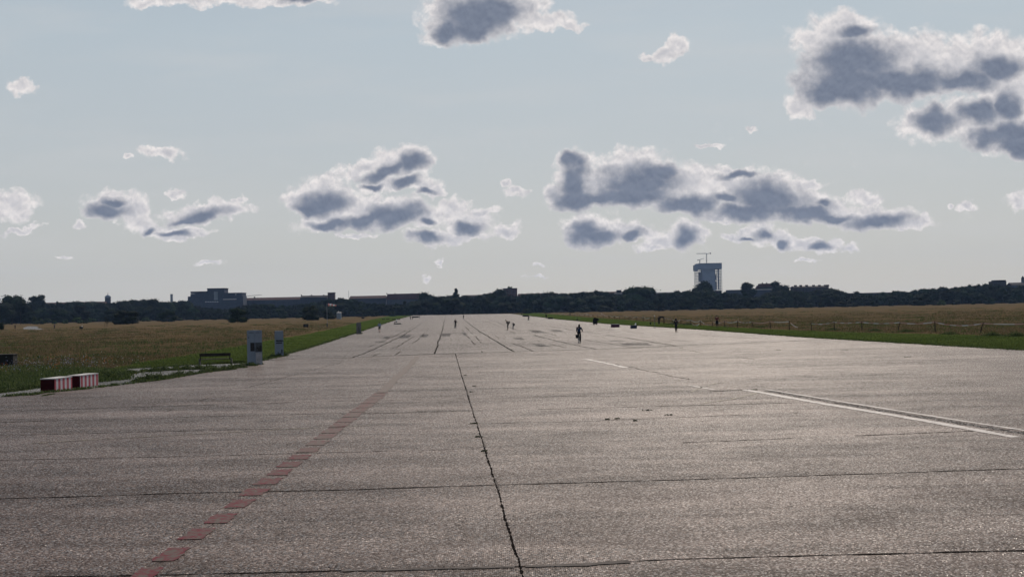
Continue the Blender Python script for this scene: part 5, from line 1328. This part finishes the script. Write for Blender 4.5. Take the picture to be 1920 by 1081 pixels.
p1 = scatter(LM, 30000, 1); p2 = scatter(RM, 24000, 2)
pts = np.concatenate([p1, p2]); pts = pts[pts[:, 1] < 420]
hgt = .05 + .10 * (np.sin(pts[:, 0] * .21 + 1.3 * np.sin(pts[:, 1] * .05)) * np.sin(pts[:, 1] * .07 + pts[:, 0] * .03) > .2) + .06 * rng.random(len(pts)); hgt = hgt * 1.0
tag(link('meadow_grass', blade_mesh('meadow_grass', pts, hgt, .05, M_bdry, 3, 4, 1.2)), 'tall dry tan grass of the meadows on both sides', 'grass', kind='stuff')
# greener taller growth near the left foreground and scattered dark tufts
NG = [(-60, 690), (110, 688), (190, 694), (236, 700), (236, 712), (190, 716), (130, 720), (60, 728), (-60, 742)]
p3 = scatter(NG, 9000, 5)
dk = scatter(LM, 500, 6); dk = np.repeat(dk, 14, 0) + np.concatenate([rng.normal(size=(7000, 2)) * np.array([[1.2, .9]]), np.zeros((7000, 1))], 1)
dk2 = scatter(RM, 350, 7); dk2 = np.repeat(dk2, 14, 0) + np.concatenate([rng.normal(size=(4900, 2)) * np.array([[1.6, 1.2]]), np.zeros((4900, 1))], 1)
q = np.concatenate([p3, dk[dk[:, 1] < 600], dk2[dk2[:, 1] < 600]])
tag(link('green_growth', blade_mesh('green_growth', q, .16 + .14 * rng.random(len(q)), .04, M_weed, 8, 4, .5)), 'dark green weeds and tufts in the meadow behind the striped blocks', 'weeds', kind='stuff')
# short turf on the mown strips, thicker along the pavement edge
GL = [(200, 693), (320, 671), (460, 647), (570, 628), (696, 600), (742, 590), (768, 592), (740, 600), (680, 619), (600, 645), (510, 670), (470, 680), (430, 682), (372, 684), (250, 691)]
GR = [(1005, 586.5), (1100, 595), (1240, 605), (1370, 613.5), (1500, 620), (1620, 623.5), (1960, 631), (1960, 659), (1700, 644), (1500, 632), (1330, 619), (1140, 607), (1045, 598), (960, 588.5)]
p4 = np.concatenate([scatter(GL, 14000, 9), scatter(GR, 14000, 10)])
tag(link('turf', blade_mesh('turf', p4, .07, .04, M_bgreen, 11, 3, .6)), 'short green turf of the mown strips', 'grass', kind='stuff')
def along(pts, n, wid, seed, cl=.35):
    r = np.random.default_rng(seed); out = []
    L = [(b - a).length for a, b in zip(pts, pts[1:])]; 
    px = [(a.length + b.length) / 2 for a, b in zip(pts, pts[1:])]; wgt = [l / p for l, p in zip(L, px)]; tot = sum(wgt)
    for (a, b), w_ in zip(zip(pts, pts[1:]), wgt):
        k = int(n * w_ / tot); u = r.random(k); u = u + .0 ; c = np.array(a)[None] * (1 - u[:, None]) + np.array(b)[None] * u[:, None]
        keep = (np.sin(u * 37 + a.x) + np.sin(u * 91)) > -cl * 2
        c = c[keep] + np.concatenate([r.normal(size=(keep.sum(), 2)) * wid, np.zeros((keep.sum(), 1))], 1); out.append(c)
    return np.concatenate(out)
e1 = along(EDGE_L[3:10], 5000, .12, 20); e2 = along(EDGE_R[2:], 6000, .22, 21, 1.); e3 = along(EDGE_L[1:4], 700, .06, 22, 0.)
q = np.concatenate([e1, e2, e3])
tag(link('verge_grass', blade_mesh('verge_grass', q, .16, .04, M_weed, 23, 4, .25)), 'ragged dark grass along both edges of the runway', 'grass', kind='stuff')
# leafy weed clumps on the shoulder
def clumps(spots, seed, leaf=.035):
    r = np.random.default_rng(seed); C_ = []
    for (x, y, wpx, hpx) in spots:
        g = G(x, y); s = g.y / FPX; n = int(60 * wpx)
        u = r.normal(size=(n, 3)) * np.array([wpx * s * .27, .30, 1]); u[:, 2] = np.abs(r.normal(size=n)) * hpx * s * .42 * np.exp(-(u[:, 0] / (wpx * s * .42)) ** 2)
        C_.append(u + np.array(g)[None])
    c = np.concatenate(C_); d = r.normal(size=c.shape); d[:, 2] += .6; d /= np.linalg.norm(d, axis=1, keepdims=True)
    return leaf_quads(c, d, leaf, r)
sp = [(205, 711, 30, 16), (225, 709, 24, 14), (185, 712, 26, 14), (195, 706, 40, 16), (240, 701, 20, 8), (250, 700, 14, 6), (262, 714, 24, 8), (280, 712, 28, 13), (298, 711, 26, 13), (312, 708, 12, 6), (270, 697, 18, 6), (290, 696, 26, 9), (308, 694.5, 26, 10), (330, 693.5, 26, 8), (350, 692.5, 28, 9), (372, 692, 28, 9),
      (325, 706.5, 18, 8), (338, 704.5, 20, 11), (356, 702.5, 22, 7), (385, 698, 28, 9), (402, 696, 28, 10), (418, 694.5, 26, 10), (432, 693, 18, 10), (392, 691, 24, 8), (245, 690.5, 26, 3), (275, 689, 26, 3), (330, 686.5, 22, 3),
      (450, 690, 26, 5), (470, 686, 24, 8), (485, 683.5, 14, 8), (512, 669.5, 16, 6), (524, 668.5, 18, 8), (534, 667.5, 10, 9), (668, 625.6, 7, 2.5), (677, 625.6, 8, 3), (20, 734, 22, 8), (5, 733, 24, 8), (40, 731, 24, 8), (60, 728, 24, 8), (40, 741, 18, 4), (62, 740.5, 24, 5), (90, 741, 14, 2.5), (0, 737, 8, 6), (150, 712, 30, 14), (110, 716, 30, 14),
      (1290, 608.5, 26, 5), (1262, 607.5, 30, 4), (1700, 622, 34, 6), (1860, 629, 40, 8), (1905, 630, 40, 9), (1780, 626, 30, 5), (1640, 620, 28, 5), (1560, 618, 24, 4), (1425, 614, 30, 4)]
V, F = clumps(sp, 31); tag(link('shoulder_weeds', mesh_np('shoulder_weeds', V, F, M_weed)), 'leafy dark green weed clumps on the shoulder and along the fence foot', 'weeds', kind='stuff')
# wild flowers in the left foreground
rf2 = np.random.default_rng(41); allV, allF, mi, off = [], [], [], 0
for k, (cx, cy, n, sx, sy, m_) in enumerate([(95, 683, 80, 9, 3, 0), (103, 697, 60, 7, 3, 0), (165, 684, 70, 8, 4, 0), (200, 686, 70, 10, 4, 0), (8, 700, 30, 8, 3, 0), (145, 683, 30, 12, 4, 0), (130, 688, 70, 9, 2.5, 1), (35, 690, 60, 16, 6, 1), (165, 692, 40, 8, 5, 1), (22, 700, 50, 12, 5, 1),
                                       (60, 690, 70, 30, 8, 2), (140, 684, 60, 35, 8, 2), (180, 692, 50, 18, 7, 2), (230, 684, 25, 30, 5, 2), (90, 694, 60, 22, 6, 1), (155, 640, 10, 50, 10, 0)]):
    x = rf2.normal(cx, sx, n); y = rf2.normal(cy, sy, n); c = px_ground(x, y); c[:, 2] = rf2.uniform(.3, .6, n)
    d = rf2.normal(size=c.shape); d[:, 1] -= 1; d /= np.linalg.norm(d, axis=1, keepdims=True)
    V, F = leaf_quads(c, d, .028, rf2); allV.append(V); allF.append(F + off); off += len(V); mi += [m_] * len(F)
tag(link('wild_flowers', mesh_np('wild_flowers', np.concatenate(allV), np.concatenate(allF), [M_fo, M_fb, M_fw], mi)), 'orange, blue and white wild flowers behind the striped blocks', 'flowers', kind='stuff')

# ------------------------------------------------------------------ air
hz = bpy.data.materials.new('air'); hz.use_nodes = True; t = hz.node_tree
for n in list(t.nodes): t.nodes.remove(n)
pv = t.nodes.new('ShaderNodeVolumePrincipled'); ou = t.nodes.new('ShaderNodeOutputMaterial'); t.links.new(pv.outputs[0], ou.inputs['Volume'])
pv.inputs['Color'].default_value = (.40, .60, 1.0, 1); pv.inputs['Density'].default_value = 4.0e-5; pv.inputs['Anisotropy'].default_value = 0.0
tag(MB().box((0, 2000, 105), (9000, 6000, 212)).build('haze', hz), 'thin blue summer haze over the field', kind='stuff')
